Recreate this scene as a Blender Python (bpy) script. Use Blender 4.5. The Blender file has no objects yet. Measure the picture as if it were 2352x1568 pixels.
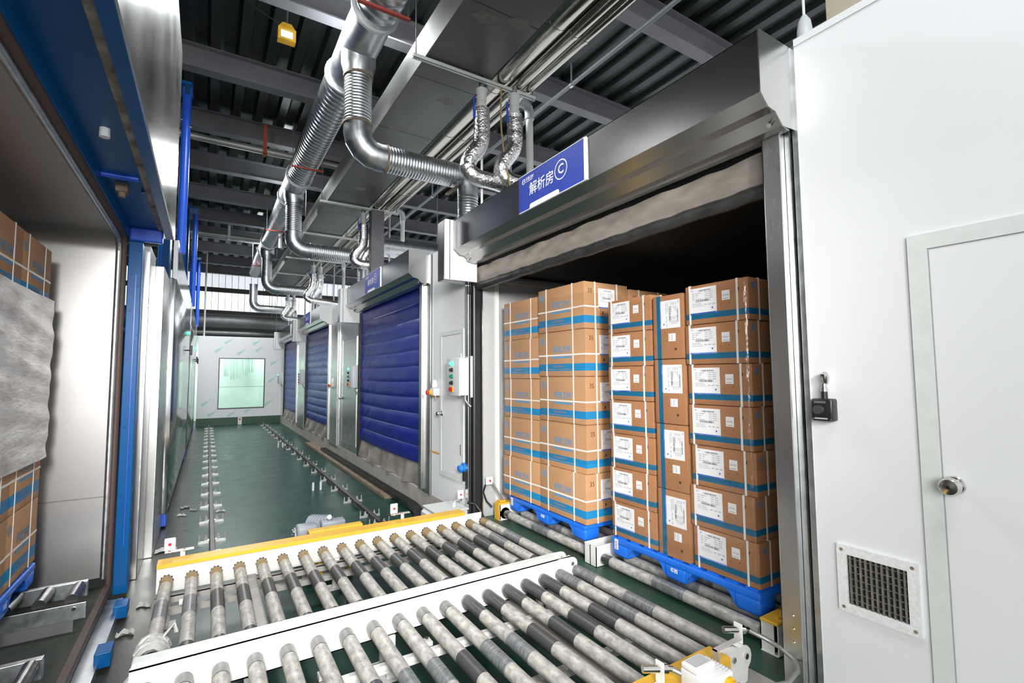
import bpy, bmesh, math, random
from mathutils import Vector, Matrix
random.seed(7)
R = math.radians
scene = bpy.context.scene
col = scene.collection

# ------------------------------------------------------------------ camera
F_PX = 1112.0
YAW, PITCH, ROLL, CAM_H = R(32.134), R(3.899), R(-0.370), 1.75
fw = Vector((math.sin(YAW)*math.cos(PITCH), math.cos(YAW)*math.cos(PITCH), math.sin(PITCH)))
rt = Vector((math.cos(YAW), -math.sin(YAW), 0))
up = rt.cross(fw)
rt2 = rt*math.cos(ROLL) + up*math.sin(ROLL)
up2 = up*math.cos(ROLL) - rt*math.sin(ROLL)
cam_data = bpy.data.cameras.new('camera')
cam = bpy.data.objects.new('camera', cam_data)
col.objects.link(cam)
m3 = Matrix((rt2, up2, -fw)).transposed()
cam.matrix_world = Matrix.Translation((0, 0, CAM_H)) @ m3.to_4x4()
cam_data.sensor_width = 36.0
cam_data.lens = F_PX/2352*36.0
cam_data.clip_start = 0.05
scene.camera = cam

# ------------------------------------------------------------------ world, lights, exposure
world = bpy.data.worlds.new('daylight'); scene.world = world
world.use_nodes = True
bg = world.node_tree.nodes['Background']
bg.inputs[0].default_value = (0.93, 0.97, 1.0, 1)
bg.inputs[1].default_value = 0.75
vs = scene.view_settings
vs.view_transform = 'Standard'; vs.look = 'None'; vs.gamma = 1; vs.exposure = 0.5
vs.use_curve_mapping = False

def area(name, loc, target, sx, sy, power, color=(1, 1, 1)):
    d = bpy.data.lights.new(name, 'AREA'); d.shape = 'RECTANGLE'
    d.size = sx; d.size_y = sy; d.energy = power; d.color = color
    o = bpy.data.objects.new(name, d); col.objects.link(o)
    o.location = loc
    o.rotation_euler = (Vector(target)-Vector(loc)).to_track_quat('-Z', 'Y').to_euler()
    return o
area('open_door_daylight', (-8.0, -7.0, 4.0), (2.3, 3.2, 1.3), 6.0, 4.0, 780, (1, .985, .96))
def spot(name, loc, target, angle, blend, power, radius, color=(1, 1, 1)):
    d = bpy.data.lights.new(name, 'SPOT'); d.spot_size = R(angle); d.spot_blend = blend
    d.energy = power; d.shadow_soft_size = radius; d.color = color
    o = bpy.data.objects.new(name, d); col.objects.link(o); o.location = loc
    o.rotation_euler = (Vector(target)-Vector(loc)).to_track_quat('-Z', 'Y').to_euler()
spot('fill_spot', (-.25, -2.2, 3.0), (1.9, 6.5, 1.0), 52, .7, 1750, .5, (1, .985, .96))  # added fill spot, brightens cartons and mid aisle but spares the near wall
area('hall_lamp_by_wall', (1.1, -.5, 5.3), (2.3, 0.6, 2.7), 1.0, 0.8, 40, (.95, .98, 1))
area('corridor_fill', (1.05, 5.7, 5.9), (2.3, 5.4, 0.5), 0.36, 1.6, 150, (.97, 1, 1))  # added overhead fill, brightens the access panel and nearest roll door
area('corridor_fill', (.75, 11.5, 5.9), (1.7, 11, 0), 0.5, 1.6, 140, (.97, 1, 1))  # added overhead fill for the middle of the aisle
area('corridor_fill', (.75, 17.6, 5.9), (1.2, 17.2, 0), 0.5, 1.6, 190, (.97, 1, 1))  # added overhead fill, lifts the far end and its white wall
area('visitor_room_lamp', (0.9, 21.6, 3.0), (0.9, 22.2, 0.4), 2.0, 1.0, 75, (.97, 1, .98))

# ------------------------------------------------------------------ materials
MATS = {}
def mat(name, c, rough=0.5, metal=0.0, c2=None, nscale=6.0, namt=1.0, bump=0.0, bscale=60.0, stretch=None,
        emit=None, estr=0.0, spec=None, alpha=None, coat=0.0, rough2=None):
    if name in MATS: return MATS[name]
    m = bpy.data.materials.new(name); m.use_nodes = True
    nt = m.node_tree; b = nt.nodes['Principled BSDF']
    b.inputs['Base Color'].default_value = (*c, 1)
    b.inputs['Roughness'].default_value = rough
    b.inputs['Metallic'].default_value = metal
    if spec is not None: b.inputs['Specular IOR Level'].default_value = spec
    if coat: b.inputs['Coat Weight'].default_value = coat; b.inputs['Coat Roughness'].default_value = 0.12
    if alpha is not None: b.inputs['Alpha'].default_value = alpha
    if emit: b.inputs['Emission Color'].default_value = (*emit, 1); b.inputs['Emission Strength'].default_value = estr
    tc = None
    if c2 or bump or rough2 is not None:
        tc = nt.nodes.new('ShaderNodeTexCoord')
        mp = nt.nodes.new('ShaderNodeMapping'); nt.links.new(tc.outputs['Object'], mp.inputs[0])
        if stretch: mp.inputs['Scale'].default_value = stretch
    if c2 or rough2 is not None:
        n = nt.nodes.new('ShaderNodeTexNoise'); n.inputs['Scale'].default_value = nscale
        n.inputs['Detail'].default_value = 6; n.inputs['Roughness'].default_value = 0.62
        nt.links.new(mp.outputs[0], n.inputs['Vector'])
        rp = nt.nodes.new('ShaderNodeValToRGB')
        rp.color_ramp.elements[0].position = 0.5-0.22/max(namt, .01); rp.color_ramp.elements[1].position = 0.5+0.22/max(namt, .01)
        if c2:
            rp.color_ramp.elements[0].color = (*c, 1); rp.color_ramp.elements[1].color = (*c2, 1)
            nt.links.new(n.outputs[0], rp.inputs[0]); nt.links.new(rp.outputs[0], b.inputs['Base Color'])
        if rough2 is not None:
            mr = nt.nodes.new('ShaderNodeMapRange'); nt.links.new(n.outputs[0], mr.inputs[0])
            mr.inputs['From Min'].default_value = .3; mr.inputs['From Max'].default_value = .7
            mr.inputs['To Min'].default_value = rough; mr.inputs['To Max'].default_value = rough2
            nt.links.new(mr.outputs[0], b.inputs['Roughness'])
    if bump:
        n2 = nt.nodes.new('ShaderNodeTexNoise'); n2.inputs['Scale'].default_value = bscale; n2.inputs['Detail'].default_value = 4
        nt.links.new(mp.outputs[0], n2.inputs['Vector'])
        bp = nt.nodes.new('ShaderNodeBump'); bp.inputs['Strength'].default_value = bump; bp.inputs['Distance'].default_value = 0.01
        nt.links.new(n2.outputs[0], bp.inputs['Height']); nt.links.new(bp.outputs[0], b.inputs['Normal'])
    MATS[name] = m
    return m

M_WHITE = mat('white_coated_panel', (.74, .75, .765), .38, c2=(.77, .78, .795), nscale=1.2, bump=.02, bscale=30)
M_FRAME = mat('pale_grey_aluminium', (.62, .65, .63), .45, c2=(.70, .72, .70), nscale=20)
M_STEEL = mat('brushed_stainless', (.60, .60, .59), .30, 1.0, c2=(.64, .64, .63), nscale=3, stretch=(1, 1, .3), rough2=.26)
M_STEELD = mat('satin_stainless_header', (.34, .34, .34), .22, 1.0, c2=(.47, .47, .47), nscale=3, stretch=(1, .1, 1))
M_FASCIA = mat('polished_fascia_steel', (.60, .60, .58), .2, 1.0, rough2=.27, nscale=2)
M_LINING = mat('chamber_lining_steel', (.46, .45, .44), .42, 1.0, c2=(.50, .49, .48), nscale=1.2)
M_SPANGLE = mat('zinc_spangle_strip', (.46, .48, .48), .42, .25, c2=(.62, .64, .64), nscale=70)
M_MIRROR = mat('polished_stainless', (.72, .73, .72), .12, 1.0, rough2=.2, nscale=2)
M_GALV = mat('galvanised_sheet', (.52, .55, .57), .30, 1.0, c2=(.70, .72, .74), nscale=14, rough2=.42)
M_GALVD = mat('dull_galvanised', (.20, .205, .21), .5, .7, c2=(.28, .285, .29), nscale=5)
M_PIPE = mat('polished_pipe_jacket', (.50, .475, .43), .13, 1.0, rough2=.22, nscale=3)
M_FOIL = mat('aluminium_foil_wrap', (.80, .80, .80), .2, 1.0, bump=1.0, bscale=42)
M_PLASTW = mat('white_plastic', (.78, .78, .78), .4)
M_PVC = mat('grey_pvc_pipe', (.50, .54, .55), .45)
M_LGREY = mat('light_grey_enamel', (.62, .64, .66), .42)
M_BLUE = mat('blue_machine_paint', (.002, .085, .27), .36, c2=(.003, .10, .32), nscale=3, spec=.2)
M_BLUE2 = mat('bright_blue_paint', (.02, .10, .62), .3)
M_RUST = mat('rusty_steel', (.16, .10, .055), .75, c2=(.30, .24, .18), nscale=9, bump=.2)
M_BARE = mat('bare_primer_strip', (.42, .42, .38), .6, c2=(.16, .10, .06), nscale=7, namt=1.6)
M_VINYL = mat('blue_vinyl_curtain', (.004, .016, .25), .34, c2=(.005, .020, .29), nscale=2.5, bump=.05, bscale=8, spec=.26)
M_RUBBER = mat('black_rubber', (.012, .012, .013), .4, c2=(.02, .02, .02), nscale=8)
M_DUSTY = mat('dusty_black_curtain', (.13, .115, .10), .45, c2=(.40, .355, .31), nscale=1.7, namt=.9, stretch=(1, .6, 2.6), bump=.22, bscale=9)
M_CARD2 = mat('dull_cardboard', (.36, .165, .070), .70, c2=(.42, .195, .085), nscale=5, stretch=(1, 1, 3), bump=.05, bscale=120)
M_PRINT3 = mat('dark_blue_print', (.0, .125, .25), .6)
M_CARD = mat('cardboard', (.44, .235, .11), .72, c2=(.50, .275, .135), nscale=5, stretch=(1, 1, 3), bump=.05, bscale=120)
M_CARDE = mat('cardboard_edge', (.36, .17, .07), .8)
M_PRINT = mat('blue_print', (.0, .19, .42), .6, c2=(.01, .22, .46), nscale=9)
M_PRINT2 = mat('faded_blue_print', (.10, .30, .52), .65)
M_INKB = mat('brown_black_ink', (.09, .045, .02), .7)
M_STRAP = mat('white_strapping', (.82, .82, .80), .42)
M_PAPER = mat('label_paper', (.86, .86, .87), .5)
M_INK = mat('label_ink', (.09, .09, .10), .6)
M_INKG = mat('label_grey_ink', (.42, .42, .45), .6)
M_LBLUE = mat('label_blue', (.06, .17, .62), .5)
M_PALLET = mat('blue_plastic_pallet', (.012, .16, .74), .42, c2=(.015, .18, .80), nscale=5)
M_ROLL = mat('zinc_roller', (.27, .26, .24), .48, .1, c2=(.56, .54, .49), nscale=34, stretch=(1, .55, 1), namt=1.3, bump=.06, bscale=150)
M_ROLLTIP = mat('worn_roller_end', (.30, .31, .31), .25, .9, c2=(.14, .14, .14), nscale=14)
M_ROLLYEL = mat('yellow_sprayed_roller_end', (.36, .22, .045), .5, c2=(.20, .17, .12), nscale=22)
M_BAND = mat('black_roller_tape', (.030, .032, .034), .38, c2=(.07, .07, .072), nscale=20, stretch=(1, 4, 1))
M_BANDW = mat('scuffed_roller_tape', (.045, .047, .05), .34, c2=(.26, .27, .28), nscale=24, namt=.8)
M_CONVW = mat('white_conveyor_paint', (.72, .72, .70), .36, c2=(.78, .78, .76), nscale=5)
M_CONVG = mat('grey_conveyor_steel', (.40, .40, .38), .5, c2=(.30, .28, .25), nscale=9)
M_YEL = mat('yellow_guard_paint', (.80, .47, .035), .42, c2=(.72, .40, .035), nscale=4)
M_CONC = mat('rough_concrete', (.30, .28, .25), .85, c2=(.42, .40, .36), nscale=7, bump=.3, bscale=40)
M_GREEN = mat('green_painted_concrete', (.012, .085, .05), .45, c2=(.06, .075, .05), nscale=5)
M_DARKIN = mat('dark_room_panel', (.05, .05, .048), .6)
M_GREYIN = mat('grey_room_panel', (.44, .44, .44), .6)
M_BEAM = mat('grey_painted_beam', (.13, .13, .14), .55, c2=(.17, .17, .18), nscale=3)
M_BLACK = mat('black_plastic', (.015, .015, .016), .35)
M_RED = mat('red_plastic', (.65, .02, .02), .35)
M_REDP = mat('red_primer_steel', (.42, .07, .045), .6)
M_BROWNP = mat('brown_red_steel', (.22, .07, .05), .6)
M_GREENP = mat('green_lamp', (.0, .35, .18), .3, emit=(.1, 1, .55), estr=1.6)
M_GREENB = mat('green_button', (.0, .22, .12), .3)
M_REDL = mat('red_indicator', (.8, .02, .02), .3, emit=(1, .1, .05), estr=2.0)
M_YELP = mat('yellow_plastic', (.85, .45, .02), .35)
M_CHROME = mat('chrome', (.68, .66, .63), .18, 1.0)
M_SIGN = mat('blue_sign_face', (.012, .042, .36), .45, spec=.25)
M_SIGNW = mat('sign_white', (.86, .86, .86), .45)
M_TAPE = mat('orange_tape', (.62, .32, .06), .5)
M_HOSE = mat('brown_hose', (.36, .28, .13), .5)
M_CONDUIT = mat('grey_conduit', (.30, .30, .29), .38, .5)
M_MOTOR = mat('grey_blue_motor_paint', (.22, .26, .30), .45, c2=(.30, .33, .36), nscale=10)
M_SOCK = mat('blue_socket_plastic', (.02, .2, .62), .35)
M_GOLD = mat('yellow_lamp_paint', (.55, .30, .02), .5)
M_GLASSW = mat('lamp_glass', (.7, .75, .7), .2, emit=(.8, .9, .8), estr=.35)
M_COLUMN = mat('beige_column', (.42, .37, .26), .75, c2=(.52, .47, .36), nscale=5)
M_GREENFILM = mat('green_film_print', (.45, .70, .62), .5)
M_VISWALL = mat('mint_wall', (.70, .82, .77), .6)
M_SHEET = mat('hanging_plastic', (.30, .42, .36), .5)
M_RAIL = mat('rail_steel', (.05, .05, .047), .45, .3, c2=(.10, .09, .08), nscale=20)
M_CLIP = mat('zinc_rail_clip', (.62, .62, .60), .35, .5)
M_WRAP = mat('white_wrap_film', (.42, .385, .34), .34, c2=(.84, .83, .81), nscale=3.2, stretch=(1, .8, 3.2), namt=1.3, bump=.7, bscale=9)
M_SCRAP = mat('plastic_scrap', (.42, .42, .40), .4, bump=.5, bscale=40)
M_SEAL = mat('brown_door_seal', (.08, .05, .04), .6)

# floor: green epoxy with a dirty grey strip by the chambers
def floor_mat():
    m = bpy.data.materials.new('green_epoxy_floor'); m.use_nodes = True
    nt = m.node_tree; b = nt.nodes['Principled BSDF']
    tc = nt.nodes.new('ShaderNodeTexCoord')
    n = nt.nodes.new('ShaderNodeTexNoise'); n.inputs['Scale'].default_value = 1.6; n.inputs['Detail'].default_value = 7
    nt.links.new(tc.outputs['Object'], n.inputs['Vector'])
    g = nt.nodes.new('ShaderNodeValToRGB')
    g.color_ramp.elements[0].position = .3; g.color_ramp.elements[0].color = (.004, .034, .023, 1)
    g.color_ramp.elements[1].position = .72; g.color_ramp.elements[1].color = (.010, .058, .040, 1)
    d = nt.nodes.new('ShaderNodeValToRGB')
    d.color_ramp.elements[0].position = .3; d.color_ramp.elements[0].color = (.022, .022, .018, 1)
    d.color_ramp.elements[1].position = .75; d.color_ramp.elements[1].color = (.055, .052, .043, 1)
    nt.links.new(n.outputs[0], g.inputs[0]); nt.links.new(n.outputs[0], d.inputs[0])
    sp = nt.nodes.new('ShaderNodeSeparateXYZ'); nt.links.new(tc.outputs['Object'], sp.inputs[0])
    ad = nt.nodes.new('ShaderNodeMath'); ad.operation = 'MULTIPLY_ADD'; ad.inputs[1].default_value = .12; ad.inputs[2].default_value = -.06
    nt.links.new(n.outputs[0], ad.inputs[0])
    su = nt.nodes.new('ShaderNodeMath'); su.operation = 'ADD'; nt.links.new(sp.outputs[0], su.inputs[0]); nt.links.new(ad.outputs[0], su.inputs[1])
    mr = nt.nodes.new('ShaderNodeMapRange'); mr.inputs['From Min'].default_value = -.17; mr.inputs['From Max'].default_value = -.13
    nt.links.new(su.outputs[0], mr.inputs[0])
    mx = nt.nodes.new('ShaderNodeMixRGB'); nt.links.new(mr.outputs[0], mx.inputs[0])
    nt.links.new(d.outputs[0], mx.inputs[1]); nt.links.new(g.outputs[0], mx.inputs[2])
    nt.links.new(mx.outputs[0], b.inputs['Base Color'])
    r = nt.nodes.new('ShaderNodeMapRange'); r.inputs['To Min'].default_value = .20; r.inputs['To Max'].default_value = .45; b.inputs['Specular IOR Level'].default_value = .2
    n2 = nt.nodes.new('ShaderNodeTexNoise'); n2.inputs['Scale'].default_value = 3.5; nt.links.new(tc.outputs['Object'], n2.inputs['Vector'])
    nt.links.new(n2.outputs[0], r.inputs[0]); nt.links.new(r.outputs[0], b.inputs['Roughness'])
    return m
M_FLOOR = floor_mat()
def deck_mat():
    m = mat('dark_roof_deck', (.018, .022, .022), .40, .35, c2=(.034, .040, .041), nscale=1.5, stretch=(1, .3, 1), rough2=.3)
    return m
M_DECK = deck_mat()
def glass_mat(name, tint, fac):
    m = bpy.data.materials.new(name); m.use_nodes = True
    nt = m.node_tree; nt.nodes.clear()
    o = nt.nodes.new('ShaderNodeOutputMaterial'); t = nt.nodes.new('ShaderNodeBsdfTransparent'); t.inputs[0].default_value = (*tint, 1)
    g = nt.nodes.new('ShaderNodeBsdfGlossy'); g.inputs['Roughness'].default_value = .06
    mx = nt.nodes.new('ShaderNodeMixShader'); mx.inputs[0].default_value = fac
    nt.links.new(t.outputs[0], mx.inputs[1]); nt.links.new(g.outputs[0], mx.inputs[2]); nt.links.new(mx.outputs[0], o.inputs[0])
    return m
M_GLASS = glass_mat('window_glass', (.93, .98, .96), .12)
def film_mat():
    m = bpy.data.materials.new('clear_stretch_film'); m.use_nodes = True
    nt = m.node_tree; nt.nodes.clear()
    o = nt.nodes.new('ShaderNodeOutputMaterial'); t = nt.nodes.new('ShaderNodeBsdfTransparent'); t.inputs[0].default_value = (.97, .97, .97, 1)
    g = nt.nodes.new('ShaderNodeBsdfGlossy'); g.inputs['Roughness'].default_value = .18
    tc = nt.nodes.new('ShaderNodeTexCoord'); n = nt.nodes.new('ShaderNodeTexNoise'); n.inputs['Scale'].default_value = 20; n.inputs['Detail'].default_value = 3
    mp = nt.nodes.new('ShaderNodeMapping'); mp.inputs['Scale'].default_value = (1, 1, .4)
    nt.links.new(tc.outputs['Object'], mp.inputs[0]); nt.links.new(mp.outputs[0], n.inputs['Vector'])
    bp = nt.nodes.new('ShaderNodeBump'); bp.inputs['Strength'].default_value = .5; bp.inputs['Distance'].default_value = .02
    nt.links.new(n.outputs[0], bp.inputs['Height']); nt.links.new(bp.outputs[0], g.inputs['Normal'])
    mx = nt.nodes.new('ShaderNodeMixShader'); mx.inputs[0].default_value = .055
    nt.links.new(t.outputs[0], mx.inputs[1]); nt.links.new(g.outputs[0], mx.inputs[2]); nt.links.new(mx.outputs[0], o.inputs[0])
    return m
M_FILM = film_mat()
M_DAYD = mat('dull_window_pane', (.6, .65, .7), .3, emit=(.9, .95, 1), estr=.55)
M_DAY = mat('daylit_window_pane', (.8, .85, .9), .3, emit=(.93, .97, 1), estr=1.1)

# ------------------------------------------------------------------ mesh helpers
ORG = {}
class MB:
    def __init__(s): s.v = []; s.f = []; s.m = []
    def add(s, vs_, fs, mi=0):
        k = len(s.v); s.v += [tuple(p) for p in vs_]
        for f in fs: s.f.append(tuple(k+i for i in f)); s.m.append(mi)
        return s
    def box(s, a, b, mi=0):
        x0, x1 = sorted((a[0], b[0])); y0, y1 = sorted((a[1], b[1])); z0, z1 = sorted((a[2], b[2]))
        return s.add([(x0,y0,z0),(x1,y0,z0),(x1,y1,z0),(x0,y1,z0),(x0,y0,z1),(x1,y0,z1),(x1,y1,z1),(x0,y1,z1)],
              [(0,3,2,1),(4,5,6,7),(0,1,5,4),(1,2,6,5),(2,3,7,6),(3,0,4,7)], mi)
    def bbox(s, a, b, bev=.01, mi=0, seg=2):
        x0, x1 = sorted((a[0], b[0])); y0, y1 = sorted((a[1], b[1])); z0, z1 = sorted((a[2], b[2]))
        bm = bmesh.new(); bmesh.ops.create_cube(bm, size=1)
        for v in bm.verts: v.co = Vector(((x0+x1)/2+v.co.x*(x1-x0), (y0+y1)/2+v.co.y*(y1-y0), (z0+z1)/2+v.co.z*(z1-z0)))
        bmesh.ops.bevel(bm, geom=bm.edges[:], offset=min(bev, .45*min(x1-x0, y1-y0, z1-z0)), segments=seg, profile=.5, affect='EDGES')
        return s.frombm(bm, mi)
    def frombm(s, bm, mi=0):
        bm.verts.index_update(); k = len(s.v)
        s.v += [tuple(v.co) for v in bm.verts]
        for f in bm.faces: s.f.append(tuple(k+v.index for v in f.verts)); s.m.append(mi)
        bm.free(); return s
    def tube(s, path, r, n=12, mi=0, caps=True, rad=None):
        P = [Vector(p) for p in path]; N = len(P); T = []
        for i in range(N):
            a = P[i]-P[i-1] if i else P[1]-P[0]; b = P[i+1]-P[i] if i < N-1 else P[-1]-P[-2]
            T.append((a.normalized()+b.normalized()).normalized())
        t0 = T[0]; ref = Vector((0, 0, 1)) if abs(t0.z) < .9 else Vector((1, 0, 0))
        u = t0.cross(ref).normalized(); k = len(s.v)
        for i in range(N):
            if i: u = (u - T[i]*u.dot(T[i])).normalized()
            w = T[i].cross(u)
            d = (P[i]-P[i-1]).normalized() if i else T[0]
            c = max(.5, abs(T[i].dot(d)))
            rr = rad[i] if rad else r
            for j in range(n):
                a = 2*math.pi*j/n
                s.v.append(tuple(P[i] + u*math.cos(a)*rr/(c if False else 1) + w*math.sin(a)*rr))
        for i in range(N-1):
            for j in range(n):
                j2 = (j+1) % n
                s.f.append((k+i*n+j, k+i*n+j2, k+(i+1)*n+j2, k+(i+1)*n+j)); s.m.append(mi)
        if caps:
            s.f.append(tuple(k+j for j in reversed(range(n)))); s.m.append(mi)
            s.f.append(tuple(k+(N-1)*n+j for j in range(n))); s.m.append(mi)
        return s
    def cyl(s, a, b, r, n=16, mi=0, r2=None):
        return s.tube([a, b], r, n, mi, True, [r, r if r2 is None else r2])
    def prism(s, poly, axis, a0, a1, mi=0):
        def P(p, t):
            return {'x': (t, p[0], p[1]), 'y': (p[0], t, p[1]), 'z': (p[0], p[1], t)}[axis]
        n = len(poly)
        return s.add([P(p, a0) for p in poly]+[P(p, a1) for p in poly],
            [tuple(range(n))[::-1], tuple(range(n, 2*n))]+[(i, (i+1) % n, n+(i+1) % n, n+i) for i in range(n)], mi)
    def quad(s, a, b, c, d, mi=0): return s.add([a, b, c, d], [(0, 1, 2, 3)], mi)
    def grid(s, fn, nu, nv, mi=0):
        return s.add([fn(i/nu, j/nv) for i in range(nu+1) for j in range(nv+1)],
            [(i*(nv+1)+j, (i+1)*(nv+1)+j, (i+1)*(nv+1)+j+1, i*(nv+1)+j+1) for i in range(nu) for j in range(nv)], mi)
    def build(s, name, m, parent=None, smooth=None, fixn=True):
        o = Vector(ORG.get(parent.name, (0, 0, 0))) if parent else Vector((0, 0, 0))
        me = bpy.data.meshes.new(name)
        me.from_pydata([tuple(Vector(v)-o) for v in s.v], [], s.f)
        ms = m if isinstance(m, (list, tuple)) else [m]
        for x in ms: me.materials.append(x)
        me.polygons.foreach_set('material_index', s.m)
        if fixn:
            bm = bmesh.new(); bm.from_mesh(me); bmesh.ops.recalc_face_normals(bm, faces=bm.faces[:]); bm.to_mesh(me); bm.free()
        if smooth is not None:
            me.polygons.foreach_set('use_smooth', [True]*len(me.polygons))
            me.set_sharp_from_angle(angle=R(smooth))
        me.update()
        ob = bpy.data.objects.new(name, me); col.objects.link(ob)
        if parent: ob.parent = parent; ORG[ob.name] = tuple(o)
        return ob
def tag(o, label=None, cat=None, group=None, kind=None):
    if label: o['label'] = label
    if cat: o['category'] = cat
    if group: o['group'] = group
    if kind: o['kind'] = kind
    return o
def thing(name, loc, label, cat, group=None):
    o = bpy.data.objects.new(name, None); o.empty_display_size = .1
    col.objects.link(o); o.location = loc; ORG[o.name] = tuple(loc)
    return tag(o, label, cat, group)
def struct(name, loc=(0, 0, 0)):
    o = bpy.data.objects.new(name, None); o.empty_display_size = .1; col.objects.link(o); o.location = loc
    ORG[o.name] = tuple(loc); o['kind'] = 'structure'; return o
def copy_tree(o, parent=None):
    c = o.copy(); col.objects.link(c)
    if parent: c.parent = parent
    for ch in list(o.children): copy_tree(ch, c)
    return c
def one(mb, name, m, label, cat, group=None, smooth=None):
    return tag(mb.build(name, m, None, smooth), label, cat, group)
def text_mesh(txt, size, bold=0.0):
    cu = bpy.data.curves.new('lettering', 'FONT'); cu.body = txt; cu.size = size
    cu.align_x = 'CENTER'; cu.align_y = 'CENTER'; cu.offset = bold; cu.resolution_u = 2; cu.fill_mode = 'FRONT'
    ob = bpy.data.objects.new('lettering', cu); col.objects.link(ob)
    bpy.context.view_layer.update()
    me = bpy.data.meshes.new_from_object(ob.evaluated_get(bpy.context.evaluated_depsgraph_get()))
    bpy.data.objects.remove(ob); bpy.data.curves.remove(cu)
    vs_ = [tuple(v.co) for v in me.vertices]; fs = [tuple(p.vertices) for p in me.polygons]
    bpy.data.meshes.remove(me)
    return vs_, fs
def put_text(mb, txt, size, at, ux, uz, mi=0, bold=0.0, sx=1.0):
    """flat lettering: ux = reading direction, uz = up"""
    vs_, fs = text_mesh(txt, size, bold); at, ux, uz = Vector(at), Vector(ux), Vector(uz)
    mb.add([tuple(at+ux*v[0]*sx+uz*v[1]) for v in vs_], fs, mi)
def arc(c, a0, a1, r, ux, uy, n=8):
    c, ux, uy = Vector(c), Vector(ux), Vector(uy)
    return [tuple(c+ux*r*math.cos(a0+(a1-a0)*i/n)+uy*r*math.sin(a0+(a1-a0)*i/n)) for i in range(n+1)]
ORDN = ['first', 'second', 'third', 'fourth', 'fifth', 'sixth', 'seventh', 'eighth', 'ninth', 'tenth', 'eleventh', 'twelfth', 'thirteenth', 'fourteenth']

# ------------------------------------------------------------------ the setting
XW = 2.40
ROOMS = {'C': (1.34, 4.55), 'D': (6.03, 9.17), 'E': (11.76, 14.97), 'F': (16.45, 19.62)}
fl = MB(); fl.quad((-5, -4, 0), (2.45, -4, 0), (2.45, 24.5, 0), (-5, 24.5, 0))
o = fl.build('floor', M_FLOOR); o['kind'] = 'structure'
w = struct('wall_right', (XW, 0, 0))
MB().box((XW, -3.2, .0), (XW+.1, 1.19, 3.365)).build('panel', M_WHITE, w)
MB().box((XW, 4.75, .27), (XW+.1, 5.72, 3.30)).build('panel', M_WHITE, w)
MB().box((XW-.02, 5.74, .27), (XW+.1, 6.0, 3.30)).build('panel', M_STEEL, w)
MB().box((XW, 9.24, .25), (XW+.1, 10.84, 3.25)).build('panel', M_STEEL, w)
MB().box((XW-.03, 10.87, .25), (XW+.1, 11.32, 3.25)).build('panel', M_STEEL, w)
MB().box((XW-.03, 11.335, .25), (XW+.1, 11.72, 3.25)).build('panel', M_STEEL, w)
MB().box((XW-.03, 15.05, .25), (XW+.1, 15.72, 3.2)).build('panel', M_STEEL, w)
MB().box((XW-.03, 15.74, .25), (XW+.1, 16.4, 3.2)).build('panel', M_STEEL, w)
MB().box((XW, 19.68, .2), (XW+.1, 20.4, 3.17)).build('panel', M_STEEL, w)
for y0, y1 in ROOMS.values():
    MB().box((XW+.02, y0-.1, 2.95), (XW+.1, y1+.1, 3.34)).build('panel', M_WHITE, w)
MB().box((XW-.006, -3.2, 3.35), (XW+.11, 1.19, 3.385)).build('cap_flashing', M_WHITE, w)
MB().box((XW-.004, 1.19, .33), (XW+.1, 1.215, 3.36)).build('edge_trim', M_GALV, w)

cb = MB()
cb.prism([(XW-.02, 0), (XW-.005, .27), (XW+.6, .27), (XW+.6, 0)], 'y', 4.74, 24)
cb.prism([(XW-.02, 0), (XW-.005, .25), (XW+.6, .25), (XW+.6, 0)], 'y', -3, 1.55)
o = cb.build('trim_1', M_CONC); o['kind'] = 'structure'
sl = MB(); sl.box((XW-.01, 1.2, .0), (6.2, 4.74, .245))
sl2 = sl.build('trim_2', M_CONC); sl2['kind'] = 'structure'
MB().box((XW-.006, 1.36, .245), (XW+.75, 4.70, .252)).build('green_paint_coat', M_GREEN, sl2)

# room C interior
def wallbox(name, a, b, m):
    o = MB().box(a, b).build(name, m); o['kind'] = 'structure'; return o
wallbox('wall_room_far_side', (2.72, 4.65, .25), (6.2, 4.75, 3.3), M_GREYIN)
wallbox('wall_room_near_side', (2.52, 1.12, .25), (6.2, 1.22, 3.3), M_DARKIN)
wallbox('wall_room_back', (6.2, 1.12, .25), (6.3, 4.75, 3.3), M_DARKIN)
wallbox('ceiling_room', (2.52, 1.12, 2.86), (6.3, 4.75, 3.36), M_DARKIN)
o = MB().box((2.72, 4.55, 2.77), (6.0, 4.65, 2.81)).build('trim_3', M_GREYIN); o['kind'] = 'structure'
j = struct('trim_4', (2.5, 4.6, .25))
MB().box((2.51, 4.60, .25), (2.672, 4.75, 2.9)).build('galvanised_strip', M_SPANGLE, j)
MB().box((2.672, 4.585, .25), (2.712, 4.75, 2.9)).build('white_strip', M_PLASTW, j)
MB().box((2.50, 4.59, .25), (2.512, 4.75, 2.9)).build('edge_bead', M_STEEL, j)

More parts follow.
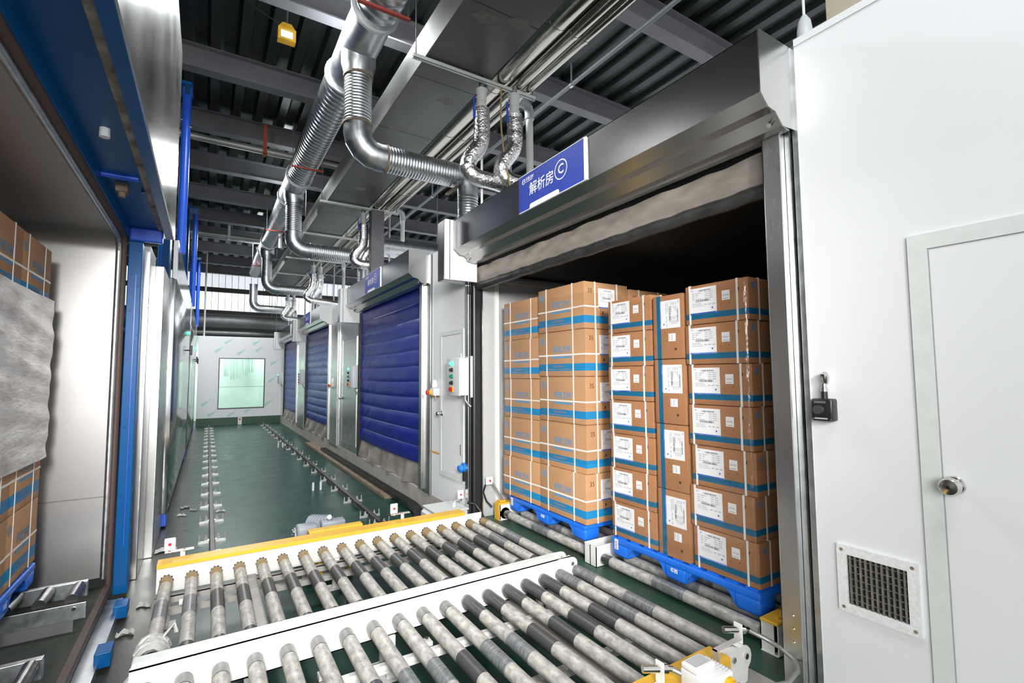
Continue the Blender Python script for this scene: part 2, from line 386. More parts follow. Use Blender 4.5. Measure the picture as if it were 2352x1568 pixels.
# far partition with the viewing window
YF = 20.4
wf = struct('wall_far', (0, YF, 0))
wx0, wx1, wz0, wz1 = .335, 1.83, .58, 2.415
for a, b in (((-.30, .27), (wx0, 3.17)), ((wx1, .27), (2.5, 3.17)), ((wx0, .27), (wx1, wz0)), ((wx0, wz1), (wx1, 3.17))):
    MB().box((a[0], YF, a[1]), (b[0], YF+.1, b[1])).build('panel', M_WHITE, wf)
MB().box((-.3, YF-.02, 0), (2.5, YF+.1, .27)).build('green_kerb', M_GREEN, wf)
mk = []
random.seed(3)
for (x, z) in ((-.05, .8), (.15, .42), (.75, .38), (1.3, .5), (1.95, .75), (2.05, 1.6), (2.1, 2.25), (1.0, 2.62), (1.6, 2.75), (.3, 2.7), (2.2, 2.9), (1.5, 3.0), (.6, 3.02)):
    q = MB(); d = Vector((.10, 0, .07)); e = Vector((-.02, 0, .05)); c = Vector((x, YF-.003, z))
    q.quad(c-d-e, c+d-e*.6, c+d+e*.3, c-d+e)
    q.quad(c+d*1.25-e*.4, c+d*1.6-e*.4, c+d*1.6+e*.4, c+d*1.25+e*.4)
    q.build('film_mark', M_GREENFILM, wf)
win = struct('window_1', (1.08, YF, 1.5))
fr = MB(); t = .03
for a, b in (((wx0, wz0), (wx1, wz0+t)), ((wx0, wz1-t), (wx1, wz1)), ((wx0, wz0), (wx0+t, wz1)), ((wx1-t, wz0), (wx1, wz1))):
    fr.box((a[0], YF-.012, a[1]), (b[0], YF+.06, b[1]))
fr.build('gasket', M_BLACK, win)
MB().box((wx0+t, YF+.02, wz0+t), (wx1-t, YF+.03, wz1-t)).build('pane', M_GLASS, win)
MB().box((wx0, YF+.045, 1.36), (wx1, YF+.06, 1.375)).build('glazing_bar', M_GALVD, win)
# the lit space behind it
wallbox('wall_behind_window', (-.4, 23.0, 0), (2.6, 23.1, 3.15), M_VISWALL)
wallbox('wall_beside_window', (-.5, 20.5, 0), (-.4, 23.1, 3.15), M_VISWALL)
wallbox('wall_beside_window_far', (2.5, 20.5, 0), (2.6, 23.1, 3.15), M_VISWALL)
wallbox('ceiling_window_room', (-.5, 20.5, 3.15), (2.6, 23.1, 3.2), M_VISWALL)
random.seed(5)
for i, (x, z0) in enumerate(((.62, 1.75), (.85, 1.62), (1.08, 1.70), (1.30, 1.78), (1.5, 1.9))):
    g = MB(); wv = random.uniform(0, 6)
    g.grid(lambda u, v, x=x, z0=z0, wv=wv: (x-.09+.18*u, 22.4+.03*math.sin(u*14+wv), z0+(3.15-z0)*v), 10, 2)
    one(g, 'hanging_sheet', M_SHEET, f'grey green plastic sheet hanging behind the far window, {ORDN[i]} from the bright side', 'plastic sheet', 'sheets hanging behind the far window')
# end wall of the hall with clerestory lights
we = struct('wall_end', (0, 24.5, 0))
for z0, z1 in ((0, 4.62), (5.42, 5.62), (6.22, 6.8)):
    MB().box((-5, 24.5, z0), (9, 24.6, z1)).build('panel', M_DARKIN, we)
k = 0
for z0, z1 in ((4.62, 5.42), (5.62, 6.22)):
    for i in range(10):
        k += 1
        wn = struct(f'window_{k+1}', (-1.2+i*1.0, 24.5, z0))
        MB().box((-1.7+i+.02, 24.52, z0+.02), (-.7+i-.02, 24.53, z1-.02)).build('pane', M_DAY if z0 < 5 else M_DAYD, wn)
        f2 = MB()
        for q in range(4): f2.box((-1.7+i+.25*q-.008, 24.5, z0), (-1.7+i+.25*q+.008, 24.52, z1))
        f2.build('glazing_bar', M_GALVD, wn)
wallbox('wall_left', (-5.1, -1, 0), (-5, 24.6, 6.8), M_DARKIN)

# roof deck (one continuous corrugated sheet) and beams
dk = MB(); pts = []; x = -5.2; p = .34
while x < 9.5:
    pts += [(x, 6.34), (x+.12, 6.34), (x+.16, 6.42), (x+.30, 6.42)]; x += p
dk.add([(a, y, z) for y in (-4, 24.6) for a, z in pts], [(i, i+1, len(pts)+i+1, len(pts)+i) for i in range(len(pts)-1)])
o = dk.build('ceiling', M_DECK); o['kind'] = 'structure'
for i, y in enumerate((.05, 1.98, 3.92, 5.84, 7.79, 9.69, 11.55, 13.55, 15.4, 17.3, 19.3, 21.3, 23.3)):
    b = MB()
    b.box((-5, y-.09, 6.0), (9, y+.09, 6.018)); b.box((-5, y-.006, 6.018), (9, y+.006, 6.322)); b.box((-5, y-.09, 6.322), (9, y+.09, 6.34))
    one(b, 'roof_beam', M_BEAM, f'dark grey steel roof beam spanning across the aisle, {ORDN[i]} from the near end', 'beam', 'roof beams')
b = MB(); b.box((4.1, -.8, 0), (4.5, -.4, 6.3))
one(MB().box((3.35, 1.15, 3.38), (3.8, 1.45, 6.34)), 'column', M_COLUMN, 'beige concrete column rising behind the white wall', 'column')

# ------------------------------------------------------------------ roll doors, headers, signs
HP = [(XW, 3.345), (2.12, 3.345), (2.12, 3.045), (2.178, 2.992), (2.236, 2.985), (2.295, 2.932), (2.33, 2.922), (XW, 2.922)]
HL = {'C': 'long satin steel header box over the open doorway full of cartons',
      'D': 'satin steel header box over the nearest closed blue roll door',
      'E': 'satin steel header box over the middle closed roll door beyond the grey panel',
      'F': 'small far satin steel header box over the roll door next to the far wall'}
for kx, (y0, y1) in ROOMS.items():
    ya, yb = y0-.13 if kx == 'C' else y0-.21, y1-.06
    h = thing('door_header', (2.25, (ya+yb)/2, 2.92), HL[kx], 'door header', 'door header boxes')
    out = HP[1:7]
    def shell(poly, off):  # open channel of sheet with thickness towards the wall
        return poly + [(p[0]+off, p[1]+.0) for p in reversed(poly)]
    MB().prism([(XW, 3.345), (2.12, 3.345), (2.12, 3.341), (XW, 3.341)], 'y', ya, yb).build('top_sheet', M_STEELD, h)
    MB().prism([(2.12, 3.345), (2.12, 3.045), (2.126, 3.045), (2.126, 3.345)], 'y', ya, yb).build('front_sheet', M_STEELD, h)
    MB().prism([(2.12, 3.045), (2.178, 2.992), (2.236, 2.985), (2.295, 2.932), (2.33, 2.922), (2.36, 2.922), (2.36, 2.93), (2.33, 2.93), (2.298, 2.94), (2.24, 2.993), (2.182, 3.0), (2.126, 3.05)], 'y', ya, yb).build('folded_apron', M_STEELD, h)
    ep = [(2.116, 3.35), (2.116, 3.043), (2.176, 2.988), (2.234, 2.982), (2.292, 2.928), (XW, 2.935), (XW, 3.35)]
    MB().prism(ep, 'y', ya-.006, ya).build('end_cap', M_STEEL if kx != 'E' else M_WHITE, h)
    MB().prism(ep, 'y', yb, yb+.006).build('end_cap', M_STEEL, h)
    for yy in (ya+.04, yb-.05):
        MB().cyl((2.27, yy, 2.953), (2.255, yy, 2.938), .012, 8).build('screw', M_CHROME, h)
    # motor housing on the far jamb
    mh = thing('motor_housing', (2.2, y1, 2.73), {'C': 'white motor housing on the far end of the long header, above the narrow access door',
        'D': 'white motor housing beyond the nearest closed blue roll door', 'E': 'white motor housing beyond the middle roll door', 'F': 'smallest white motor housing at the far wall corner'}[kx], 'motor housing', 'roll door motor housings')
    a = y1+.0 if kx != 'C' else 4.51
    MB().bbox((2.03, a, 2.73), (XW, a+.03, 3.36), .004).build('front_cover', M_PLASTW, mh)
    MB().bbox((2.03, a+.03, 2.73), (XW, a+.19, 3.36), .004).build('body', M_STEELD, mh)
    MB().box((2.075, a-.004, 2.735), (2.085, a, 3.355)).build('cover_joint', M_GALVD, mh)
    # guides
    for nm, ys in (('near', (y0-.09, y0)), ('far', (y1, y1+.06))):
        if nm == 'near':
            g = thing('door_guide', (XW, y0, .3), {'C': 'tall stainless steel door guide column beside the white wall', 'D': 'stainless guide post beside the white access panel, by the nearest blue roll door',
                'E': 'pale guide post at the near edge of the middle roll door', 'F': 'pale guide post at the near edge of the farthest roll door'}[kx], 'door guide')
            MB().bbox((2.345, ys[0], .30), (2.50, ys[1], 2.925), .004).build('channel', M_STEEL, g)
            MB().box((2.355, ys[1], .32), (2.49, ys[1]+.008, 2.92)).build('brush_seal', M_RUBBER, g)
            if kx == 'C':
                MB().box((2.385, ys[0]-.025, .28), (2.405, ys[0]-.002, 2.95)).build('galvanised_lip', M_GALV, g)
            for zz in (.5, .56, .62):
                MB().cyl((2.34, ys[0]+.04, zz), (2.346, ys[0]+.04, zz), .006, 8).build('screw', M_CHROME, g)
        else:
            g = thing('door_guide', (XW, y1, .3), {'C': 'black rubber lined door guide beside the white access panel', 'D': 'dark guide strip at the far edge of the nearest blue roll door',
                'E': 'dark guide strip at the far edge of the middle roll door', 'F': 'dark guide strip at the far edge of the farthest roll door'}[kx], 'door guide')
            if kx == 'C':
                MB().bbox((2.37, 4.66, .27), (2.46, 4.735, 2.73), .006).build('steel_back', M_STEEL, g)
                MB().bbox((2.40, 4.60, .27), (2.50, 4.655, 2.73), .02).build('rubber_lip', M_RUBBER, g)
                MB().tube([(2.385, 4.645, .27), (2.385, 4.645, 2.73)], .016, 8).build('rubber_bead', M_RUBBER, g, 60)
                MB().bbox((2.34, 4.70, .62), (2.37, 4.74, .72), .004).build('sensor_block', M_BLACK, g)
                MB().bbox((2.34, 4.60, 2.62), (2.38, 4.64, 2.70), .004).build('latch', M_BLACK, g)
            else:
                MB().bbox((2.38, y1, .27), (2.46, y1+.05, 2.92), .006).build('rubber_lip', M_RUBBER, g)

def roll_door(kx, n, label):
    y0, y1 = ROOMS[kx]; d = thing('roll_door', (2.43, (y0+y1)/2, .3), label, 'roll door')
    z0, z1 = .58, 2.96; hh = (z1-z0)/n; rnd = random.Random(kx)
    for i in range(n):
        a = z0+hh*i; ph = [rnd.uniform(0, 6) for _ in range(4)]
        dip = .02 if kx == 'D' else .015
        def fn(u, v, a=a, ph=ph):
            b = max(0, math.sin(math.pi*min(1, max(0, v))))**.35
            wr = .0018*math.sin(u*21+ph[0]+v*3)*b + .001*math.sin(u*47+ph[1]-v*4)*b
            if u > .7: wr += .005*b*math.sin((u*60+v*6)+ph[2])*(u-.7)/.3
            sag = -dip*math.sin(math.pi*u)*(.4+.6*(n-i)/n)
            return (2.43-.013*b+wr, y0+.01+(y1-y0-.02)*u, a+hh*v+sag)
        MB().grid(fn, 70, 6).build('curtain_panel', M_VINYL, d, 50)
    def sk(u, v):
        f = (1-v)
        return (2.40+.05*v+.035*math.sin(u*23+2*v)*f+.02*math.sin(u*51+1)*f, y0+.01+(y1-y0-.02)*u, .275+.32*v+.02*math.sin(u*17)*f - .02*math.sin(math.pi*u)*v)
    MB().grid(sk, 80, 8).build('bottom_skirt', M_DUSTY, d, 60)
    return d
roll_door('D', 11, 'closed royal blue quilted roll door nearest the open doorway')
roll_door('E', 12, 'closed blue roll door with grey sheen, middle one of three')
roll_door('F', 10, 'farthest closed blue roll door, next to the far white wall')
# rolled up curtain of the open doorway
rc = thing('rolled_curtain', (2.46, 2.95, 2.7), 'dusty black rolled up door curtain hanging under the long header', 'door curtain')
rnd = random.Random(4)
def rcf(u, v):
    wr = .006*math.sin(u*31+4*v)+.003*math.sin(u*73+8*v+1)+.002*math.sin(u*120-9*v)
    return (2.44+wr*(.3+v*.7)-.02*math.sin(math.pi*v), 1.345+3.25*u, 2.72+.185*v+.004*math.sin(u*60))
MB().grid(rcf, 120, 8).build('hanging_sheet', M_DUSTY, rc, 60)
path = [(2.45+.004*math.sin(i*1.7), 1.345+3.25*i/60, 2.70+.003*math.sin(i*.9)) for i in range(61)]
MB().tube(path, .042, 10).build('bottom_hem', mat('worn_black_hem', (.02, .02, .02), .4, c2=(.05, .05, .05), nscale=6, bump=.3, bscale=20), rc, 60)
MB().box((2.455, 1.345, 2.70), (2.52, 4.6, 2.98)).build('inner_layer', M_RUBBER, rc)

def sign(ya, yb, z0, z1, letter, label):
    s = thing('room_sign', (2.105, (ya+yb)/2, z0), label, 'sign')
    X = 2.112
    MB().box((X, ya, z0), (X+.008, yb, z1)).build('face', M_SIGN, s)
    fz = MB(); fz.box((X-.004, ya-.010, z0-.004), (X+.008, ya, z1+.004)); fz.box((X-.001, ya-.022, z0-.004), (X+.008, ya-.013, z1+.004)); fz.build('end_moulding', M_SIGNW, s)
    fz = MB(); fz.box((X-.002, ya, z1), (X+.008, yb, z1+.005)); fz.box((X-.002, ya, z0-.005), (X+.008, yb, z0)); fz.build('rim', M_SIGNW, s)
    H = z1-z0; W = yb-ya; e = X-.0015; ux, uz = (0, -1, 0), (0, 0, 1)
    t = MB()
    P = lambda fy, fz_: (e, yb-W*fy, z0+H*fz_)   # fy measured along the reading direction
    put_text(t, '解析房', .108, P(.385, .50), ux, uz, bold=.001)
    put_text(t, letter, .10, P(.685, .58), ux, uz, bold=.0015)
    c = Vector(P(.685, .58))
    for i in range(36):
        a0, a1 = 2*math.pi*i/36, 2*math.pi*(i+1)/36
        q = [c+Vector((0, math.cos(a)*r_, math.sin(a)*r_)) for a, r_ in ((a0, .066), (a1, .066), (a1, .074), (a0, .074))]
        t.quad(*q)
    t.build('lettering', M_SIGNW, s, fixn=False)
    l = MB(); c = Vector(P(.09, .83))
    for i in range(20):
        if i in (4, 14): continue
        a0, a1 = 2*math.pi*i/20, 2*math.pi*(i+1)/20
        l.quad(*[c+Vector((0, math.cos(a)*r_, math.sin(a)*r_)) for a, r_ in ((a0, .015), (a1, .015), (a1, .023), (a0, .023))])
    l.quad(c+Vector((0, .016, -.004)), c+Vector((0, -.016, .003)), c+Vector((0, -.016, .008)), c+Vector((0, .016, .001)))
    put_text(l, '华西卫材', .028, P(.195, .85), ux, uz, bold=.0008)
    l.quad(P(.125, .775), P(.245, .775), P(.245, .79), P(.125, .79))
    l.build('emblem', M_SIGNW, s, fixn=False)
    b = MB(); r_ = .02; yy0, yy1, zz1 = yb-W*.19, yb-W*.655, z0+H*.12
    poly = [(yy0, z0), (yy0, zz1-r_)]+[(yy0-r_+r_*math.cos(a), zz1-r_+r_*math.sin(a)) for a in (R(30), R(60), R(90))]+[(yy1+r_+r_*math.cos(a), zz1-r_+r_*math.sin(a)) for a in (R(90), R(120), R(150))]+[(yy1, zz1-r_), (yy1, z0)]
    b.prism(poly, 'x', e, X); b.build('white_tab', M_SIGNW, s)
sign(2.43, 3.24, 3.055, 3.345, 'C', 'blue room sign lettered C on the long header')
sign(7.0, 7.81, 3.055, 3.345, 'D', 'blue room sign lettered D on the header of the nearest closed roll door')
sign(12.75, 13.55, 3.055, 3.345, 'E', 'blue room sign on the header of the middle roll door')

# ------------------------------------------------------------------ access doors, vent, switch boxes on the wall
def access_door(name, y0, y1, z0, z1, fw_, hinge_far, knob, label, leafm, framem, hinges=True, knob_r=.032):
    d = struct(name, (XW, (y0+y1)/2, z0))
    f = MB(); X0 = XW-.012
    f.box((X0, y0, z1-fw_), (XW, y1, z1)); f.box((X0, y0, z0), (XW, y0+fw_, z1-fw_)); f.box((X0, y1-fw_, z0), (XW, y1, z1-fw_))
    if hinges: f.box((X0, y0+fw_, z0), (XW, y1-fw_, z0+fw_))
    f.build('frame', framem, d)
    MB().bbox((XW-.008, y0+fw_+.004, z0+(fw_ if hinges else 0)+.004), (XW, y1-fw_-.004, z1-fw_-.004), .003).build('leaf', leafm, d)
    if hinges:
        yh = y0+fw_
        for zz in (z0+.3, z1-.4):
            h = MB()
            for q in range(4): h.cyl((X0-.004, yh, zz+.03*q), (X0-.004, yh, zz+.03*q+.024), .010, 8)
            h.build('hinge', M_CHROME, d, 40)
    ky, kz = knob
    k_ = MB(); prof = [(0, .030), (.004, .034), (.010, .030), (.014, .014), (.030, .012), (.036, .024), (.046, knob_r), (.060, knob_r), (.070, knob_r*.8), (.074, .010)]
    pts_ = [(XW-.008-a, ky, kz) for a, r_ in prof]
    k_.tube(pts_, .02, 20, rad=[r_ for a, r_ in prof]); ko = k_.build('door_knob', M_CHROME, d, 35)
    MB().cyl((XW-.0825, ky, kz), (XW-.0835, ky, kz), .007, 10).build('keyhole', M_BLACK, ko)
    return d
access_door('door_1', -.35, .785, .25, 2.297, .062, True, (.685, 1.325), '', M_WHITE, M_FRAME, hinges=False, knob_r=.034)
access_door('door_2', 4.815, 5.455, .57, 2.265, .05, False, (5.395, 1.295), '', M_WHITE, M_FRAME)
access_door('door_3', 9.36, 10.5, .4, 2.5, .02, False, (10.44, 1.29), '', M_STEEL, M_STEEL, hinges=True)

v = thing('vent_grille', (XW, .96, .85), 'white framed ventilation grille with dusty fins low on the white wall', 'vent')
f = MB(); va, vb, za, zb = .812, 1.106, .712, .995; t = .038; X0 = XW-.014
f.box((X0, va, zb-t), (XW, vb, zb)); f.box((X0, va, za), (XW, vb, za+t)); f.box((X0, va, za+t), (XW, va+t, zb-t)); f.box((X0, vb-t, za+t), (XW, vb, zb-t))
f.build('frame', mat('chipped_white_paint', (.80, .82, .84), .45, c2=(.72, .72, .70), nscale=60, namt=2.5), v)
MB().box((XW-.001, va+t, za+t), (XW-.0005, vb-t, zb-t)).build('dark_back', M_BLACK, v)
mfin = mat('dusty_grille_fin', (.10, .10, .085), .7, c2=(.22, .21, .17), nscale=30)
for i in range(11):
    y = va+t+.008+i*.0195
    MB().box((X0+.002, y, za+t), (XW-.002, y+.006, zb-t)).build('vertical_fin', mfin, v)
for i in range(7):
    z = za+t+.02+i*.0285
    MB().box((X0+.006, va+t, z), (XW-.002, vb-t, z+.003)).build('cross_bar', mfin, v)
for y, z in ((va+.02, za+.02), (vb-.02, za+.02), (va+.02, zb-.02), (vb-.02, zb-.02)):
    MB().cyl((X0-.002, y, z), (X0, y, z), .007, 8).build('screw', M_RUST, v)

s = thing('alarm_switch', (XW, 1.12, 1.53), 'small black emergency switch box with chrome cable gland on the white wall', 'switch')
MB().bbox((XW-.055, 1.075, 1.532), (XW, 1.165, 1.632), .008).build('box', M_BLACK, s, 50)
MB().cyl((XW-.075, 1.128, 1.583), (XW-.055, 1.128, 1.583), .02, 18).build('push_button', mat('dark_button', (.05, .05, .05), .3), s, 40)
MB().box((XW-.0562, 1.10, 1.612), (XW-.055, 1.15, 1.622)).build('name_plate', M_GALVD, s)
q = MB(); q.box((XW-.0562, 1.095, 1.541), (XW-.0555, 1.148, 1.547)); q.build('lettering_strip', M_INKG, s)
for y, z in ((1.083, 1.54), (1.157, 1.54), (1.083, 1.624), (1.157, 1.624)):
    MB().cyl((XW-.058, y, z), (XW-.055, y, z), .005, 8).build('screw', M_CHROME, s)
MB().cyl((XW-.03, 1.115, 1.632), (XW-.03, 1.115, 1.665), .013, 12).build('gland', M_BLACK, s, 40)
MB().tube([(XW-.03, 1.115, 1.664), (XW-.03, 1.115, 1.68), (XW-.03, 1.115, 1.682), (XW-.03, 1.115, 1.70)], .014, 12, rad=[.015, .015, .011, .011]).build('gland_nut', M_CHROME, s, 40)
MB().tube([(XW-.02, 1.112, 1.70), (XW-.028, 1.112, 1.715), (XW-.03, 1.112, 1.74), (XW-.026, 1.112, 1.752)], .018, 14, rad=[.012, .018, .019, .006]).build('chrome_cap', M_CHROME, s, 50)

def control_box(y, z0, z1, label, n=5, X=2.255):
    d = .15; hw = .155
    b = thing('control_box', (XW, y, z0), label, 'control box', 'roll door control boxes')
    MB().bbox((X+.02, y-hw, z0), (XW-.02, y+hw, z1), .008).build('housing', M_LGREY, b, 50)
    MB().bbox((X, y-hw-.004, z0-.004), (X+.018, y+hw+.004, z1+.004), .005).build('lid', M_LGREY, b, 50)
    MB().box((XW-.02, y-hw-.03, z0-.02), (XW, y+hw+.02, z1+.02)).build('back_plate', M_PLASTW, b)
    h = z1-z0; ms = [M_GREENP, M_BLACK, M_GREENB, M_BLACK, M_RED]
    for i in range(n):
        zz = z1-h*(.14+.175*i); yy = y+.02
        if i == 4: MB().bbox((X-.008, yy-.032, zz-.032), (X, yy+.032, zz+.032), .003).build('yellow_plate', M_YELP, b)
        k_ = MB(); k_.tube([(X, yy, zz), (X-.012, yy, zz), (X-.013, yy, zz), (X-.03, yy, zz)], .02, 14, rad=[.023, .023, .016, .016 if i != 4 else .026])
        k_.build({0: 'green_lamp', 4: 'emergency_stop'}.get(i, 'push_button'), ms[i], b, 40)
    for q in range(6):
        MB().cyl((X+.03+.024*q, y-hw+.02, z1+.003), (X+.03+.024*q, y-hw+.02, z1+.012), .006, 8).build('screw', M_CHROME, b)
    MB().tube([(XW-.06, y-hw+.03, z0), (XW-.06, y-hw+.03, z0-.05), (XW-.04, y-hw-.0, z0-.09), (XW-.015, y-hw-.02, z0-.12)], .014, 10).build('cable_gland', M_CONDUIT, b, 50)
control_box(4.80, 1.53, 1.93, 'pale control box with five buttons beside the narrow white access door')
control_box(9.36, 1.52, 1.93, 'pale control box on the grey steel panel beyond the blue roll door')
control_box(15.2, 1.50, 1.93, 'pale control box on the post between the middle and the farthest roll door')
control_box(20.0, 1.45, 1.85, 'smallest pale control box, in the corner by the far window wall')

def beacon(y, z, label):
    b = thing('alarm_beacon', (XW, y, z), label, 'alarm beacon', 'alarm beacons')
    MB().bbox((XW-.09, y-.06, z), (XW-.005, y+.06, z+.09), .006).build('box', M_LGREY, b, 50)
    MB().tube([(XW-.05, y, z+.09), (XW-.05, y, z+.10), (XW-.05, y, z+.15), (XW-.05, y, z+.18), (XW-.05, y, z+.19)], .03, 14, rad=[.02, .035, .034, .024, .006]).build('lamp_dome', mat('clear_dome', (.8, .8, .8), .12), b, 50)
    k_ = MB(); k_.cyl((XW-.09, y+.02, z+.04), (XW-.12, y+.02, z+.04), .028, 14); k_.build('yellow_collar', M_YELP, b, 40)
    MB().tube([(XW-.12, y+.02, z+.04), (XW-.14, y+.02, z+.04), (XW-.15, y+.02, z+.04)], .03, 14, rad=[.018, .03, .026]).build('emergency_stop', M_RED, b, 40)
    MB().cyl((XW-.05, y-.03, z), (XW-.05, y-.03, z-.04), .012, 10).build('gland', M_CONDUIT, b, 40)
beacon(5.52, 1.50, 'small emergency stop with clear lamp dome by the edge of the narrow access door')
beacon(11.2, 1.50, 'small emergency stop with lamp on the far pale post')
for i, z in enumerate((1.475, .79)):
    one(MB().box((XW-.003, 5.46, z), (XW-.0005, 5.735, z+.022)), 'orange_tape', M_TAPE, ['strip of orange tape under the alarm beacon on the white panel', 'lower strip of orange tape near the foot of the white panel'][i], 'tape')
sk_ = thing('blue_socket', (XW, 4.77, .72), 'round blue industrial socket low beside the narrow access door', 'socket')
MB().bbox((XW-.03, 4.745, .70), (XW, 4.83, .80), .008).build('back_box', M_SOCK, sk_, 50)
MB().tube([(XW-.03, 4.785, .75), (XW-.06, 4.785, .74), (XW-.075, 4.785, .735)], .04, 18, rad=[.034, .042, .042]).build('socket_body', M_SOCK, sk_, 40)
MB().cyl((XW-.076, 4.785, .735), (XW-.084, 4.785, .733), .03, 16).build('lid', M_SOCK, sk_, 40)

# small red dot sensor plate on the far kerb
s = thing('kerb_sensor', (1.05, YF-.03, .03), 'white plate with red dot standing against the far green kerb', 'sensor')
MB().bbox((.985, YF-.05, .0), (1.115, YF-.02, .26), .008).build('plate', M_PLASTW, s)
MB().cyl((1.05, YF-.055, .19), (1.05, YF-.05, .19), .035, 16).build('red_dot', M_RED, s)

# ------------------------------------------------------------------ roller conveyors
ZR = .355; RR = .038   # roller top height, radius
def make_roller(L, tip, mats):
    """roller along +Y from 0 to L"""
    mb = MB(); r = RR
    mb.tube([(0, 0, 0), (0, L-tip-.006, 0)], r, 18, 0)
    mb.tube([(0, L-tip-.006, 0), (0, L-tip, 0)], r*.93, 18, 2)
    mb.tube([(0, L-tip, 0), (0, L, 0)], r, 18, 1)
    mb.cyl((0, -.03, 0), (0, 0, 0), .012, 8, 2); mb.cyl((0, L, 0), (0, L+.03, 0), .012, 8, 2)
    return mb
def conveyor(name, loc, label, xs, y0, y1, tip, tipm, bands, seed):
    c = thing(name, loc, label, 'roller conveyor')
    L = y1-y0; rnd = random.Random(seed)
    base = None; band0 = {}
    for i, x in enumerate(xs):
        if base is None:
            ob = make_roller(L, tip, None).build('roller', [M_ROLL, tipm, M_GALVD], None, 40); base = ob
        else:
            ob = base.copy(); col.objects.link(ob)
        ob.parent = c
        ob.location = Vector((x, y0, ZR-RR))-Vector(loc)
        ob.rotation_euler = (0, rnd.uniform(0, 6.28), 0)
        for (b0, b1, kind) in bands(i, rnd):
            key = kind
            if key not in band0:
                m_ = MB(); m_.tube([(0, 0, 0), (0, 1, 0)], RR+.0012, 18)
                bo = m_.build('tape_band', {'d': M_BAND, 's': M_BANDW, 'y': M_ROLLYEL}[kind], None, 40); band0[key] = bo
            else:
                bo = band0[key].copy(); col.objects.link(bo)
            bo.parent = ob; bo.location = (0, b0-y0, 0); bo.scale = (1, b1-b0, 1)
    return c
xs = [-.200+.1492*i for i in range(18)]
def b1(i, rnd):
    o_ = [(3.57+rnd.uniform(-.02, .02), 3.83+rnd.uniform(-.02, .02), 'd' if i not in (0, 1, 16, 17) else 's')]
    o_.append((3.02, 3.14+rnd.uniform(0, .06), 'd'))
    return o_
def b2(i, rnd):
    o_ = [(2.10+rnd.uniform(-.02, .02), 2.33+rnd.uniform(-.02, .02), 'd' if i in (12, 13, 14, 15) else ('s' if i % 3 else 'd'))]
    if i >= 11: o_.append((2.62, 2.84, 'd' if i < 16 else 's'))
    return o_
cA = conveyor('roller_conveyor', (1.1, 3.7, 0), 'roller conveyor with yellow guard rail along its far side', xs, 3.01, 4.27, .11, M_ROLLYEL, b1, 1)
cB = conveyor('roller_conveyor', (1.1, 2.2, 0), 'nearest roller conveyor, in the foreground beside the white beam', xs, 1.58, 2.86, .085, M_ROLLTIP, b2, 2)
# side beams
def channel(mb, x0, x1, y, z0, z1, s, t=.006, fl_=.035):
    mb.box((x0, y, z0), (x1, y+s*t, z1)); mb.box((x0, y, z1-t), (x1, y+s*fl_, z1)); mb.box((x0, y, z0), (x1, y+s*fl_, z0+t))
b = MB(); channel(b, -.26, 2.20, 2.97, .24, .40, 1, fl_=.02); b.build('near_side_beam', M_CONVW, cA)
MB().bbox((-.26, 2.912, .375), (2.20, 3.0, .42), .012).build('beam_cap', M_FRAME, cA)
b = MB(); channel(b, -.26, 2.30, 2.865, .24, .42, 1, fl_=.022); b.build('far_side_beam', M_CONVW, cB)
for y, nm, pr in ((2.985, 'end_plate', cA), (2.855, 'end_plate', cB)):
    poly = [(2.18, .25), (2.30, .27)]+[(2.30+.05*math.cos(a), .365+.05*math.sin(a)) for a in [R(q) for q in (-60, -30, 0, 30, 60, 90)]]+[(2.18, .42)]
    MB().prism(poly, 'y', y, y+.008).build(nm, M_CONVW, pr)
    MB().cyl((2.30, y-.008, .37), (2.30, y+.012, .37), .014, 12).build('bolt', M_CHROME, pr)
# far yellow rail of conveyor A
b = MB(); b.box((-.26, 4.30, .24), (2.33, 4.306, .40)); b.box((-.26, 4.30, .23), (2.33, 4.36, .236)); b.build('far_side_beam', M_CONVW, cA)
MB().prism([(4.275, .432), (4.275, .405), (4.281, .405), (4.281, .426), (4.40, .426), (4.40, .35), (4.406, .35), (4.406, .432)], 'x', -.26, 2.14).build('yellow_chain_guard', M_YEL, cA)
tt = MB()
for q in range(10):
    a = 2*math.pi*q/10
    tt.box((.036*math.cos(a)-.005, -.006, .036*math.sin(a)-.005), (.036*math.cos(a)+.005, .006, .036*math.sin(a)+.005))
tt.cyl((0, -.004, 0), (0, .004, 0), .036, 14)
sp0 = tt.build('sprocket', M_BLACK)
for i, x in enumerate(xs):
    ob = sp0 if i == 0 else sp0.copy()
    if i: col.objects.link(ob)
    ob.parent = cA; ob.location = Vector((x, 4.279, ZR-RR))-Vector(cA.location)
b = MB(); b.box((-.26, 4.22, .22), (2.2, 4.262, .226)); b.box((-.26, 4.22, .18), (2.2, 4.226, .226)); b.build('support_angle', M_CONVG, cA)
b = MB(); b.box((-.2, 4.06, .16), (2.2, 4.10, .20)); b.build('lower_rail', M_CONVG, cA)
b = MB(); b.box((.28, 3.03, .17), (.36, 4.3, .24)); b.build('cross_member', M_CONVG, cA)
b = MB(); b.box((1.62, 3.03, .17), (1.70, 4.3, .24)); b.build('cross_member', M_CONVG, cA)
for (x, y) in ((-.2, 4.3), (2.1, 4.3), (.95, 4.3), (-.2, 3.0), (2.1, 3.0), (.95, 3.0)):
    b = MB(); b.box((x-.025, y-.03, 0), (x+.025, y+.0, .24)); b.box((x-.06, y-.06, 0), (x+.06, y+.05, .008)); b.build('leg', M_CONVW, cA)
for x in (-.1, .12, .95, 2.0):
    MB().bbox((x-.02, 4.19, .13), (x+.02, 4.215, .20), .004).build('bracket', M_CONVW, cA)
MB().cyl((1.67, 4.25, .29), (1.67, 4.24, .29), .006, 8).build('red_sensor_light', M_REDL, cA)
